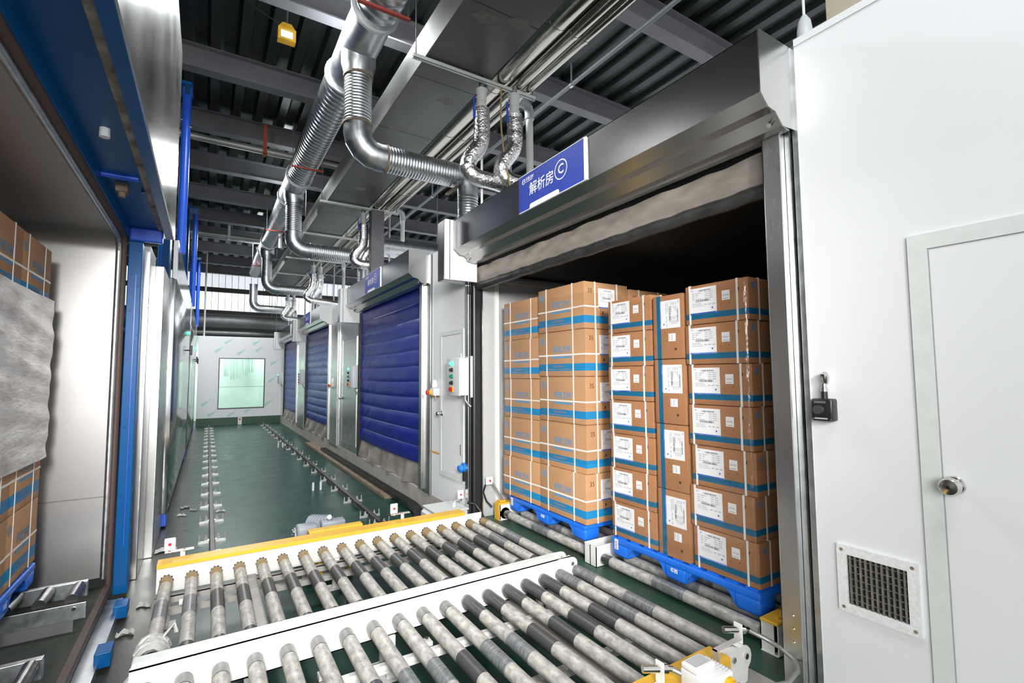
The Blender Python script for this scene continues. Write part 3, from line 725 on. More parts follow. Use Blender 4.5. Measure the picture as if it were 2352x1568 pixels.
# conveyor B underframe
b = MB(); b.box((-.26, 2.58, .22), (2.2, 2.62, .245)); b.box((-.26, 2.615, .18), (2.2, 2.62, .245)); b.build('support_angle', M_CONVW, cB)
b = MB(); b.box((-.26, 2.10, .16), (2.2, 2.15, .2)); b.build('lower_rail', M_CONVG, cB)
b = MB(); b.box((1.72, 1.6, .17), (1.80, 2.86, .24)); b.build('cross_member', M_CONVG, cB)
b = MB(); b.box((.2, 1.6, .17), (.28, 2.86, .24)); b.build('cross_member', M_CONVG, cB)
for x in (.55, 1.1, 1.65):
    q = MB(); q.bbox((x-.03, 2.66, .215), (x+.03, 2.72, .245), .004); q.build('bracket', M_CONVW, cB)
    MB().cyl((x, 2.69, .245), (x, 2.69, .262), .012, 6).build('bolt', M_CHROME, cB)
for (x, y) in ((-.2, 2.88), (2.1, 2.88), (.95, 2.88), (-.2, 1.5), (2.1, 1.5), (.95, 1.5)):
    b = MB(); b.box((x-.025, y-.03, 0), (x+.025, y, .24)); b.box((x-.06, y-.06, 0), (x+.06, y+.05, .008)); b.build('leg', M_CONVW, cB)
b = MB(); b.box((-.26, 1.545, .2), (2.32, 1.551, .40)); b.build('near_side_beam', M_CONVW, cB)
MB().prism([(1.565, .432), (1.565, .40), (1.559, .40), (1.559, .426), (1.456, .426), (1.456, .34), (1.45, .34), (1.45, .432)], 'x', -.26, 2.10).build('yellow_chain_guard', M_YEL, cB)
poly = [(2.08, .18), (2.30, .24)]+[(2.28+.06*math.cos(a), .35+.06*math.sin(a)) for a in [R(q) for q in (-60, -30, 0, 30, 60, 90)]]+[(2.08, .45)]
MB().prism(poly, 'y', 1.50, 1.51).build('end_plate', M_CONVW, cB)
for x, z in ((2.15, .33), (2.19, .37), (2.29, .36)):
    MB().cyl((x, 1.49, z), (x, 1.51, z), .014, 12).build('bolt', M_CHROME, cB)
# film wound round the end of the first roller
sc_ = MB(); rnd = random.Random(8)
for q in range(5):
    pth = []
    for i in range(15):
        a = 2*math.pi*i/14
        rr = RR+.022+.012*rnd.random()
        pth.append((-.20+rr*math.cos(a), 3.16+q*.03+rnd.uniform(-.02, .02), ZR-RR+rr*math.sin(a)*.9))
    sc_.tube(pth, .016, 6)
sc_.tube([(-.17, 3.25, .36), (-.11, 3.30, .41), (-.10, 3.27, .37)], .012, 6)
sc_.tube([(-.22, 3.12, .33), (-.29, 3.08, .26), (-.30, 3.10, .12), (-.30, 3.1, .03)], .018, 6)
one(sc_, 'tangled_film', M_SCRAP, 'bundle of torn plastic film wound round the end roller', 'plastic scrap', smooth=50)

# conveyors inside room C
def room_conv(y0, y1, label, seed):
    xs2 = [2.66+.155*i for i in range(14)]
    c = thing('roller_conveyor', (3.6, (y0+y1)/2, .25), label, 'roller conveyor')
    base = None
    for i, x in enumerate(xs2):
        if base is None: ob = base = make_roller(y1-y0, .08, None).build('roller', [M_ROLL, M_ROLLTIP, M_GALVD], None, 40)
        else: ob = base.copy(); col.objects.link(ob)
        ob.parent = c; ob.location = Vector((x, y0, ZR-RR))-Vector(c.location); ob.rotation_euler = (0, i*1.3, 0)
        if i < 3:
            m_ = MB(); m_.tube([(0, .5, 0), (0, .76, 0)], RR+.0012, 18); bo = m_.build('tape_band', M_BANDW, None, 40); bo.parent = ob
    for yy, s_ in ((y0-.03, -1), (y1+.03, 1)):
        q = MB(); xx0 = 2.60
        q.box((xx0, yy, .25), (5.2, yy+s_*.006, .41)); q.box((xx0, yy, .25), (5.2, yy+s_*.07, .256)); q.build('side_beam', M_CONVW, c)
        MB().box((xx0, yy, .25), (xx0+.006, yy+s_*.075, .405)).build('end_plate', M_CONVW, c)
    return c
rA = room_conv(3.10, 4.36, 'roller conveyor in the room under the pallet of tall cartons', 1)
rB = room_conv(1.64, 2.90, 'roller conveyor in the room under the pallet of labelled cartons', 2)
for c, yy, s_ in ((rA, 4.38, 1), (rB, 1.605, -1)):
    MB().bbox((2.59, yy, .408), (3.2, yy+s_*.10, .424), .005).build('yellow_chain_guard', M_YEL, c)
    MB().box((2.593, yy+s_*.094, .25), (3.2, yy+s_*.10, .41)).build('guard_side', M_CONVW, c)
    MB().box((2.593, yy, .25), (3.2, yy+s_*.10, .256)).build('guard_bottom', M_CONVW, c)
    q = MB()
    q.cyl((2.66, yy+s_*.01, ZR-RR), (2.66, yy+s_*.03, ZR-RR), .058, 16)
    q.cyl((2.66, yy+s_*.045, ZR-RR), (2.66, yy+s_*.065, ZR-RR), .052, 16)
    q.cyl((2.66, yy, ZR-RR), (2.66, yy+s_*.09, ZR-RR), .014, 10)
    q.build('drive_sprocket', M_BLACK, c, 40)
MB().box((2.585, 4.39, .25), (2.592, 4.48, .425)).build('yellow_end_plate', M_YEL, rA)
MB().cyl((2.66, 1.545, .424), (2.66, 1.545, .432), .012, 6).build('bolt', M_YEL, rB)
for q in (0, 1):
    MB().cyl((2.66+.1*q, 1.505, .34), (2.66+.1*q, 1.485, .34), .010, 8).build('bolt', M_CHROME, rB)

# ------------------------------------------------------------------ pallets and cartons
def pallet(label, W=1.2, D=1.0):
    """origin at centre of the front edge on the floor of the pallet, front faces -X, width along Y"""
    p = thing('plastic_pallet', (0, 0, 0), label, 'pallet')
    H = .15
    MB().bbox((0, -W/2, H-.055), (D, W/2, H-.012), .008).build('deck', M_PALLET, p, 50)
    gr = MB()
    for i in range(9): gr.box((.02, -W/2+.02+i*.131, H-.012), (D-.02, -W/2+.10+i*.131, H))
    gr.build('deck_ribs', M_PALLET, p)
    for yi, yc in enumerate((-W/2+.085, 0, W/2-.085)):
        for xc in (.085, D/2, D-.085):
            wy = .085 if yi != 1 else .09
            bm = bmesh.new(); bmesh.ops.create_cube(bm, size=1)
            for v_ in bm.verts:
                top = v_.co.z > 0
                k = 1.0 if top else .94
                v_.co = Vector((xc+v_.co.x*2*.085*k, yc+v_.co.y*2*wy*k, (H-.05) if top else 0))
            bmesh.ops.bevel(bm, geom=[e for e in bm.edges], offset=.022, segments=3, profile=.5, affect='EDGES')
            MB().frombm(bm).build('foot', M_PALLET, p, 50)
    # arched skirt between feet on the front
    for a, b_ in ((-W/2+.16, -.085), (.085, W/2-.16)):
        n = 12; poly = []
        for i in range(n+1):
            u = i/n; z = H-.055-.0
            edge = min(u, 1-u)
            drop = .075*max(0, 1-edge/.2)**2
            poly.append((a+(b_-a)*u, z-drop))
        poly += [(b_, H-.04), (a, H-.04)]
        MB().prism(poly, 'x', .004, .03).build('skirt', M_PALLET, p)
    q = MB(); q.box((-.004, W/2-.075, .055), (-.001, W/2-.04, .13), 0)
    for i in range(9): q.box((-.005, W/2-.068, .062+i*.007), (-.004, W/2-.047, .062+i*.007+.002+.002*(i % 3 == 0)), 1)
    q.build('barcode_label', [M_PAPER, M_INK], p)
    t = MB(); put_text(t, '华西', .03, (-.003, 0, .07), (0, -1, 0), (0, 0, 1), bold=.0012); t.build('moulded_lettering', M_SIGNW, p, fixn=False)
    return p
pl1 = pallet('blue plastic pallet under the tall cartons with a brand print'); pl1.location = (2.70, 3.775, ZR)
pl2 = pallet('nearest blue plastic pallet under the labelled cartons, beside the steel door guide'); pl2.location = (2.70, 2.265, ZR)

def label_mesh():
    """white paper label .19 wide x .17 tall, in plane X=0, reading direction -Y, centred"""
    m = MB(); W, H = .195, .172
    m.box((-.0012, -W/2, -H/2), (0, W/2, H/2), 0)
    e = -.0018
    def bar(u0, u1, v0, v1, mi): m.quad((e, W/2-W*u0, -H/2+H*v0), (e, W/2-W*u1, -H/2+H*v0), (e, W/2-W*u1, -H/2+H*v1), (e, W/2-W*u0, -H/2+H*v1), mi)
    bar(0, 1, 0, .055, 2)
    rnd = random.Random(11)
    for i in range(16): bar(.04+i*.058, .04+i*.058+.035, .016, .040, 0)
    for i in range(4):
        v = .80-i*.075; bar(.08, .18, v-.012, v+.012, 3); bar(.22, .22+[.2, .1, .05, .22][i], v-.012, v+.012, 3)
        bar(.58, .70, v+.0, v+.022, 3); bar(.73, .73+.14, v, v+.024, 3)
    u = .22
    while u < .78:
        w_ = rnd.choice((.006, .01, .016)); bar(u, u+w_, .47, .55, 1); u += w_+rnd.choice((.006, .012, .02))
    for i in range(3): bar(.08, .08+.14, .41-i*.055, .425-i*.055, 3); bar(.24, .42+.04*i, .41-i*.055, .425-i*.055, 3)
    for u in (.55, .70, .85): bar(u, u+.10, .33, .36, 3)
    bar(.055, .125, .90, .955, 4)
    return m, bar
LBL, bar_ = label_mesh()
put_text(LBL, '一次性使用手术衣', .0125, (-.0018, -.008, .066), (0, -1, 0), (0, 0, 1), 1, bold=.0003)
for i in range(10):
    a0, a1 = 2*math.pi*i/10, 2*math.pi*(i+1)/10
    LBL.add([(-.0018, -.068, -.052), (-.0018, -.068+.006*math.cos(a0), -.052+.006*math.sin(a0)), (-.0018, -.068+.006*math.cos(a1), -.052+.006*math.sin(a1))], [(0, 1, 2)], 2)
LBL_O = LBL.build('shipping_label', [M_PAPER, M_INK, M_LBLUE, M_INKG, mat('pale_blue_ink', (.45, .55, .8), .6)], None, fixn=False)
col.objects.unlink(LBL_O)
sm = MB(); sm.box((-.0012, -.027, -.03), (0, .027, .03), 0)
put_text(sm, 'KX-02', .014, (-.0018, 0, 0), (0, -1, 0), (0, 0, 1), 1); sm.quad((-.0018, .018, -.022), (-.0018, -.018, -.022), (-.0018, -.018, -.020), (-.0018, .018, -.020), 1)
SML_O = sm.build('small_label', [M_PAPER, M_INK], None, fixn=False); col.objects.unlink(SML_O)

def add_copy(src, parent, loc, rot=(0, 0, 0)):
    c = src.copy(); col.objects.link(c); c.parent = parent; c.location = loc; c.rotation_euler = rot
    return c
def carton(D, W, H, band_z, kind):
    """carton: depth D along +X from front face X=0, width W along Y centred, height H up. returns root"""
    c = thing('carton', (0, 0, 0), 'x', 'carton')
    b0, b1_ = band_z
    bm = bmesh.new(); bmesh.ops.create_cube(bm, size=1)
    for v_ in bm.verts: v_.co = Vector((D/2+v_.co.x*D, v_.co.y*W, H/2+v_.co.z*(H-.003)))
    for z in (b0, b1_):
        bmesh.ops.bisect_plane(bm, geom=bm.verts[:]+bm.edges[:]+bm.faces[:], plane_co=(0, 0, z), plane_no=(0, 0, 1))
    eds = [e for e in bm.edges if len(e.link_faces) == 2 and e.calc_face_angle(0) > 1]
    bmesh.ops.bevel(bm, geom=eds, offset=.006, segments=2, profile=.5, affect='EDGES')
    # subdivide a little and let the sides bow outward
    m_ = MB(); k = len(m_.v)
    bm.verts.index_update(); bm.faces.ensure_lookup_table()
    m_.v = [tuple(v_.co) for v_ in bm.verts]
    for f_ in bm.faces:
        m_.f.append(tuple(v_.index for v_ in f_.verts)); cz = f_.calc_center_median().z
        m_.m.append(1 if b0 < cz < b1_ and abs(f_.normal.z) < .5 else 0)
    bm.free()
    m_.build('body', [M_CARD, M_PRINT] if kind == 'tall' else [M_CARD2, M_PRINT3], c, 35)
    fl_ = MB(); fl_.box((.0, -.0015, H-.0012), (D, .0015, H+.0004)); fl_.build('flap_seam', M_CARDE, c)
    sw, st = .0065, .0022
    def strap_y(y):   # loop around in XZ plane
        q = MB(); a = (-st, y-sw, 0); 
        q.box((-st, y-sw, .001), (0, y+sw, H)); q.box((D, y-sw, .001), (D+st, y+sw, H)); q.box((-st, y-sw, H-.001), (D+st, y+sw, H+.001))
        q.build('strap', M_STRAP, c)
    def strap_x(x):
        q = MB(); q.box((x-sw, -W/2-st, .001), (x+sw, -W/2, H)); q.box((x-sw, W/2, .001), (x+sw, W/2+st, H)); q.box((x-sw, -W/2-st, H-.001), (x+sw, W/2+st, H+.001))
        q.build('strap', M_STRAP, c)
    def strap_h(z):
        q = MB(); s2 = st*.8
        q.box((-s2, -W/2-s2, z-sw), (0, W/2+s2, z+sw)); q.box((D, -W/2-s2, z-sw), (D+s2, W/2+s2, z+sw)); q.box((0, -W/2-s2, z-sw), (D, -W/2, z+sw)); q.box((0, W/2, z-sw), (D, W/2+s2, z+sw))
        q.build('strap', M_STRAP, c)
    def ring(mb, cpt, r0, r1, ux, uz, n=18):
        cpt, ux, uz = Vector(cpt), Vector(ux), Vector(uz)
        for i in range(n):
            a0, a1 = 2*math.pi*i/n, 2*math.pi*(i+1)/n
            mb.quad(*[cpt+ux*math.cos(a)*r_+uz*math.sin(a)*r_ for a, r_ in ((a0, r0), (a1, r0), (a1, r1), (a0, r1))])
        for s_ in (-.45, 0, .45): mb.quad(cpt+ux*-r0*.8+uz*(s_*r0-.003), cpt+ux*r0*.8+uz*(s_*r0-.003), cpt+ux*r0*.8+uz*(s_*r0+.003), cpt+ux*-r0*.8+uz*(s_*r0+.003))
    e = -.0012
    if kind == 'tall':
        strap_y(W*.31); strap_y(-W*.26)
        strap_x(D*.24); strap_x(D*.74); strap_h(H*.47)
        t = MB(); put_text(t, '华西卫材', .064, (e, -W*.0-.01, H*.585), (0, -1, 0), (0, 0, 1), bold=.0012)
        t.quad((e, .125, H*.40), (e, -.145, H*.40), (e, -.145, H*.44), (e, .125, H*.44))
        t.build('printed_lettering', M_PRINT2, c, fixn=False); t = MB(); ring(t, (e, W*.41, H*.80), .026, .034, (0, -1, 0), (0, 0, 1)); t.build('printed_emblem', M_PRINT2, c, fixn=False)
        # company line in the band and carton pictograms on the side
        t = MB(); put_text(t, '华西卫材有限公司', .022, (e, .03, (b0+b1_)/2+.008), (0, -1, 0), (0, 0, 1)); t.quad((e, W*.3, b0+.012), (e, -W*.25, b0+.012), (e, -W*.25, b0+.016), (e, W*.3, b0+.016))
        t.build('band_lettering', M_CARD, c, fixn=False)
        t = MB(); ys = -W/2-.0012
        for q in range(2):
            xx = D*.36+q*.075; zz = H*.245
            for a, b_ in (((0, 0), (.055, .003)), ((0, .072), (.055, .075)), ((0, 0), (.003, .075)), ((.052, 0), (.055, .075))):
                t.quad((xx+a[0], ys, zz+a[1]), (xx+b_[0], ys, zz+a[1]), (xx+b_[0], ys, zz+b_[1]), (xx+a[0], ys, zz+b_[1]))
            t.quad((xx+.018, ys, zz+.03), (xx+.037, ys, zz+.03), (xx+.034, ys, zz+.058), (xx+.021, ys, zz+.058))
            t.quad((xx+.010, ys, zz+.012), (xx+.045, ys, zz+.012), (xx+.045, ys, zz+.017), (xx+.010, ys, zz+.017))
        for q in range(5): t.quad((D*.36+q*.03, ys, H*.455), (D*.36+q*.03+.014, ys, H*.455), (D*.36+q*.03+.014, ys, H*.475), (D*.36+q*.03, ys, H*.475))
        put_text(t, '35', .055, (D*.13, ys, H*.80), (1, 0, 0), (0, 0, 1))
        t.build('printed_pictograms', M_INKB, c, fixn=False)
        add_copy(LBL_O, c, (D*.50, -W/2-.0005, H*.66), (0, 0, R(90)))
    else:
        if kind != 'edge':
            strap_y(W*.42); strap_y(-W*.34)
        strap_x(D*.18); strap_x(D*.75)
        t = MB(); ys = -W/2-.0012
        ring(t, (D*.08, ys, H*.82), .016, .021, (1, 0, 0), (0, 0, 1)); t.build('printed_emblem', M_PRINT2, c, fixn=False); t = MB()
        put_text(t, '华西卫材', .05, (D*.45, ys, H*.55), (1, 0, 0), (0, 0, 1)); t.build('printed_lettering', M_PRINT2, c, fixn=False)
        t = MB()
        for y, z in ((-.04, .42), (-.10, .45), (-.045, .22), (-.105, .26), (.02, .3)):
            cpt = Vector((e, y*W/.45, H*z)); t.quad(cpt+Vector((0, .003, -.003)), cpt+Vector((0, -.003, -.003)), cpt+Vector((0, -.003, .003)), cpt+Vector((0, .003, .003)))
        cpt = Vector((e, -W*.355, H*.75)); t.quad(cpt+Vector((0, .009, -.009)), cpt+Vector((0, -.007, -.009)), cpt+Vector((0, -.009, .008)), cpt+Vector((0, .008, .010)))
        t.build('vent_holes', M_INKB, c, fixn=False)
        add_copy(LBL_O, c, (-.0004, W*.195, H*.585)); add_copy(SML_O, c, (-.0004, -W*.17, H*.64))
    return c
def place(proto, used, loc, rz, label, group, rx=0):
    o_ = proto if not used[0] else copy_tree(proto)
    used[0] = True; o_.location = loc; o_.rotation_euler = (rx, 0, rz); o_['label'] = label; o_['group'] = group
    return o_
rnd = random.Random(21)
ZP = ZR+.15
# tall cartons (far pallet)
TD, TW, TH = .52, .66, .408
tall = carton(TD, TW, TH, (.05, .114), 'tall'); ut = [False]
LV5 = ['top', 'second from the top', 'middle', 'second from the bottom', 'bottom']
for cidx, yc in enumerate((4.13, 3.46)):
    for k in range(5):
        nm = ['column by the grey room wall', 'column next to the near pallet'][cidx]
        dx = rnd.uniform(-.010, .010) + (.015 if cidx == 0 else 0); dy = rnd.uniform(-.008, .008)
        hs = .982 if cidx == 0 else 1.0
        o_ = place(tall, ut, (2.685+dx, yc+dy, ZP+TH*hs*k), R(rnd.uniform(-1.0, 1.0)), f'tall strapped carton, {LV5[4-k]} in the {nm}', 'tall cartons on the far pallet')
        o_.scale = (1, 1, hs)
for k in (3, 4):
    for cidx, yc in enumerate((4.13, 3.46)):
        place(tall, ut, (2.685+TD+.01, yc-.01, ZP+TH*k-.02), R(rnd.uniform(-.8, .8)), f'tall carton in the second row, {"top" if k == 4 else "lower"} layer, {"beside the grey room wall" if cidx == 0 else "near pallet side"}', 'tall cartons on the far pallet')
# flat labelled cartons (near pallet)
FD, FW_, FH = .62, .445, .2605
flat = carton(FD, FW_, FH, (.035, .072), 'flat'); uf = [False]
LV7 = ['top', 'second from the top', 'third from the top', 'middle', 'third from the bottom', 'second from the bottom', 'bottom']
for k in range(7):
    for cidx, yc in enumerate((2.645, 1.90)):
        nm = ['column beside the tall cartons', 'column beside the steel door guide'][cidx]
        dy = rnd.uniform(-.008, .008); dx = rnd.uniform(-.006, .006)
        if cidx == 1 and k in (2,): dy -= .012
        place(flat, uf, (2.715+dx, yc+dy, ZP+FH*k), R(rnd.uniform(-.6, .6)), f'low labelled carton, {LV7[6-k]} in the {nm}', 'labelled cartons on the near pallet')
edge = carton(FD, FW_, FH, (.035, .072), 'edge'); ue = [False]
for k in range(4):   # on edge
    o_ = place(edge, ue, (2.712+rnd.uniform(-.005, .005), 2.275+FH/2-.005, ZP+FW_*k+FW_/2+.004*k), 0, f'labelled carton standing on edge in the narrow middle column, {["bottom", "second from the bottom", "second from the top", "top"][k]} one', 'labelled cartons on the near pallet', rx=R(90))
for k in (5, 6):
    for cidx, yc in enumerate((2.645, 1.90)):
        place(flat, uf, (2.725+FD, yc, ZP+FH*k-.01), R(rnd.uniform(-.8, .8)), f'low carton in the second row of the near pallet, {"top" if k == 6 else "lower"}, {"farther side" if cidx == 0 else "door guide side"}', 'labelled cartons on the near pallet')
# clear film round the pallets
def film(name, x, y0, y1, z0, z1, depth, label, seed):
    r_ = random.Random(seed); ph = [r_.uniform(0, 6) for _ in range(6)]
    n = MB()
    def p(u, v):
        s_ = u*(depth*2+(y1-y0)); z = z0+(z1-z0)*v
        wv = .003*math.sin(z*40+ph[0]+u*9)+.002*math.sin(z*90+ph[1])
        if s_ < depth: return (x+depth-s_, y1+wv, z)
        s_ -= depth
        if s_ < y1-y0: return (x+wv, y1-s_, z)
        s_ -= y1-y0
        return (x+s_, y0+wv, z)
    n.grid(p, 40, 40)
    return one(n, name, M_FILM, label, 'stretch film', smooth=60)
film('stretch_film', 2.700, 1.665, 2.885, .53, 2.30, .55, 'clear stretch film wrapped round the labelled cartons of the near pallet', 2)
film('stretch_film', 2.668, 3.115, 4.475, 1.0, 2.45, .45, 'clear stretch film wrapped round the tall cartons of the far pallet', 3)

# ------------------------------------------------------------------ sterilising chamber in the foreground and the doors beyond
ch = thing('steriliser_chamber', (-1.2, 2.5, .1), 'large stainless steel chamber with a blue steel frame, loaded with wrapped cartons', 'chamber')
XR_, YE, ZT = -.62, 4.98, 2.885
lin = MB()   # lining: far wall, ceiling with rounded corner
prof = [(YE, .20), (YE, ZT-.14)]+[(YE-.14+.14*math.cos(a), ZT-.14+.14*math.sin(a)) for a in [R(q) for q in (15, 30, 45, 60, 75, 90)]]+[(0.3, ZT)]
n = len(prof)
lin.add([(x, y, z) for x in (XR_, XR_-.05, -2.6) for y, z in prof], [(r_*n+i, r_*n+i+1, (r_+1)*n+i+1, (r_+1)*n+i) for r_ in range(2) for i in range(n-1)])
lin.build('lining', M_LINING, ch, 40)
MB().box((-2.6, YE-.003, .812), (XR_, YE, .822)).build('weld_seam', M_GALVD, ch)
MB().box((-2.65, 0.3, .2), (-2.6, YE, ZT)).build('back_lining', M_LINING, ch)
MB().box((-2.6, 0.3, .10), (XR_+.02, YE, .13)).build('chamber_floor', mat('dirty_chamber_floor', (.028, .034, .026), .65, c2=(.06, .066, .054), nscale=4, spec=.2), ch)
rim = MB()
pr2 = [(YE+.0, .12)]+prof[1:]
for i in range(len(pr2)-1):
    a, b_ = pr2[i], pr2[i+1]
    rim.tube([(XR_+.01, a[0]+.012, a[1]+.012), (XR_+.01, b_[0]+.012, b_[1]+.012)], .022, 8)
rim.build('door_seal', M_SEAL, ch, 50)
rim = MB()
for i in range(len(prof)-1):
    a, b_ = prof[i], prof[i+1]
    rim.tube([(XR_-.02, a[0]-.008, a[1]-.008), (XR_-.02, b_[0]-.008, b_[1]-.008)], .020, 8)
rim.build('rounded_lip', M_GALV, ch, 50)
MB().box((XR_-.01, 0.3, .08), (XR_+.03, YE, .14)).build('sill_seal', M_SEAL, ch)
# blue frame
MB().bbox((-.585, YE+.045, .03), (-.492, YE+.17, 2.875), .006).build('blue_column', M_BLUE, ch)
b = MB()
for z in (.8, 1.35, 1.9, 2.3, 2.6):
    MB().cyl((-.56, YE+.03, z), (-.56, YE+.05, z), .010, 6).build('column_bolt', M_BLUE, ch); MB().cyl((-.51, YE+.03, z+.2), (-.51, YE+.05, z+.2), .007, 6).build('column_bolt', M_BLUE, ch)
MB().box((-.53, YE+.035, .4), (-.524, YE+.046, 2.6)).build('column_groove', M_BLUE2, ch)
MB().bbox((-.58, YE+.0, 2.875), (-.355, YE+.06, 2.985), .012).build('end_bracket', M_BLUE2, ch)
MB().box((-.62, 0.3, 2.90), (-.58, YE+.06, 3.2)).build('beam_web', M_BLUE, ch)
MB().box((-.60, 0.3, 2.985), (-.34, YE+.06, 3.02)).build('recess_plate', M_BLUE, ch)
MB().box((-.385, 0.3, 2.972), (-.338, YE-.02, 2.984)).build('primer_strip', M_BARE, ch)
MB().box((-.338, 0.3, 2.925), (-.285, YE+.05, 3.1)).build('outer_flange', M_BLUE, ch)
MB().box((-.287, 0.3, 2.93), (-.275, YE+.06, 4.62)).build('steel_fascia', M_FASCIA, ch)
MB().box((-.62, 0.3, 4.6), (-.28, YE+.06, 4.62)).build('top_plate', M_GALVD, ch)
MB().box((-.284, YE+.05, 2.93), (-.60, YE+.06, 4.62)).build('fascia_end', M_GALV, ch)
MB().cyl((-.47, 3.05, 2.985), (-.47, 3.05, 2.94), .022, 14).build('cable_gland', M_PLASTW, ch, 40)
MB().cyl((-.58, 3.72, 2.975), (-.40, 3.72, 2.975), .018, 10).build('stiffener_bar', M_BLUE2, ch, 40)
q = MB(); q.box((-.53, 3.86, 2.93), (-.47, 3.93, 2.985)); q.cyl((-.50, 3.895, 2.93), (-.50, 3.895, 2.90), .02, 10); q.build('rusty_switch', M_RUST, ch)
MB().cyl((-.40, 3.95, 2.985), (-.40, 3.95, 2.965), .010, 8).build('bolt', M_CHROME, ch)
# floor guide along the sill
b = MB(); b.box((-.60, 1.0, .0), (-.50, YE-.1, .05)); b.build('floor_guide', M_GALV, ch)
for y in (4.55, 3.85, 3.2):
    MB().bbox((-.52, y, .02), (-.44, y+.14, .11), .006).build('blue_foot', M_BLUE, ch)
# chamber side rail and short rollers inside
def chamber_rollers(yc, label):
    c = thing('chamber_roller_unit', (-1.5, yc, .13), label, 'roller unit', 'roller units in the chamber')
    MB().bbox((-2.4, yc-.13, .20), (-.62, yc-.124, .30), .002).build('side_plate', M_GALV, c)
    MB().bbox((-2.4, yc+.16, .24), (-.66, yc+.20, .34), .002).build('side_plate', M_GALV, c)
    MB().box((-2.4, yc-.13, .13), (-.68, yc-.11, .20)).build('base_angle', M_GALVD, c)
    for i in range(7):
        x = -.70-.155*i
        q = MB(); q.cyl((x, yc-.10, ZR-.035), (x, yc+.14, ZR-.035), .034, 14); q.build('short_roller', M_ROLLTIP, c, 40)
    MB().cyl((-.68, yc-.135, .27), (-.68, yc-.13, .27), .012, 10).build('bolt', M_CHROME, c)
chamber_rollers(4.35, 'short roller unit on the chamber floor by its far steel wall')
chamber_rollers(3.25, 'short roller unit on the chamber floor nearest the viewer')
# load in the chamber
pl3 = copy_tree(pl1); pl3['label'] = 'blue plastic pallet inside the steel chamber under wrapped cartons'
pl3.location = (-.955, 4.02, ZR); pl3.rotation_euler = (0, 0, math.pi)
CH = .428
cc = carton(.45, .62, CH, (.05, .12), 'tall'); uc = [False]
CL = ['bottom', 'second', 'third', 'fourth', 'top']
for cidx, yc in enumerate((4.315, 3.69, 3.06)):
    for k in range(5):
        if cidx == 2 and k < 3: continue
        place(cc, uc, (-.965+rnd.uniform(-.006, .006), yc, ZP+CH*k), math.pi, f'brown carton in the chamber stack, {CL[k]} layer, {["beside the far steel wall", "middle column", "nearest column"][cidx]}', 'cartons in the steel chamber')
def wrapf(u, v):
    r_ = .005*math.sin(u*9+v*24)+.003*math.sin(u*27-v*12+2)+.004*math.sin(v*48+u*8)
    y = 2.75+1.885*u; zz = 1.20+1.09*v
    return (-.938+r_*.8, y, zz)
wr = MB(); wr.grid(wrapf, 60, 50)
wr.grid(lambda u, v: (-.945-.5*u, 4.640+.006*math.sin(v*60+u*9), 1.20+1.09*v), 14, 50)
one(wr, 'wrap_film', M_WRAP, 'crinkled white plastic wrap round the middle of the chamber load', 'plastic wrap', smooth=60)

# cladding and door leaves beyond the chamber
def clad(y0, y1, x0, x1, z0, z1, label, m=M_STEEL):
    t_ = thing('door_edge_panel', ((x0+x1)/2, y0, z0), label, 'steel panel')
    MB().bbox((x0, y0, z0), (x1, y1, z1), .006).build('sheet', m, t_)
    MB().box((x1-.012, y0-.004, z0+.02), (x1-.004, y0, z1-.02)).build('edge_bead', M_GALV, t_)
    return t_
clad(5.4, 5.9, -.522, -.468, .0, 2.93, 'narrow bright steel strip panel beside the blue frame column')
clad(5.95, 6.95, -.512, -.40, .0, 2.86, 'bright steel panel edge behind the narrow strip, near the blue frame column')
def leaf(y0, y1, label):
    d = thing('sliding_door', (-.41, (y0+y1)/2, .1), label, 'sliding door', 'sliding steel doors')
    MB().bbox((-.475, y0, .16), (-.352, y1, 2.93), .008).build('door_slab', M_MIRROR, d, 50)
    MB().bbox((-.405, y0+.2, 2.93), (-.352, y1, 3.44), .006).build('upper_sheet', M_MIRROR, d)
    MB().bbox((-.475, y0+.004, .02), (-.355, y0+.22, .158), .006).build('blue_shoe', M_BLUE2, d)
    MB().bbox((-.47, y1-.3, .02), (-.36, y1-.02, .158), .006).build('blue_shoe', M_BLUE2, d)
    for z in (.85,): MB().box((-.3525, y0+.05, z), (-.351, y1-.05, z+.006)).build('sheet_joint', M_GALVD, d)
    h = MB(); h.cyl((-.352, y1-1.5, 2.25), (-.27, y1-1.5, 2.25), .012, 8); h.bbox((-.30, y1-1.56, 2.16), (-.26, y1-1.46, 2.34), .01); h.build('handle', M_BLACK, d)
    h = MB(); h.cyl((-.352, y1-.9, 2.62), (-.32, y1-.9, 2.62), .03, 12); h.build('green_lamp', M_GREENP, d)
    return d
leaf(7.0, 12.6, 'tall polished steel sliding door nearest the blue posts')
leaf(13.05, 18.6, 'second polished steel sliding door farther along the aisle')
leaf(18.95, 20.3, 'farthest polished steel door by the far white wall')
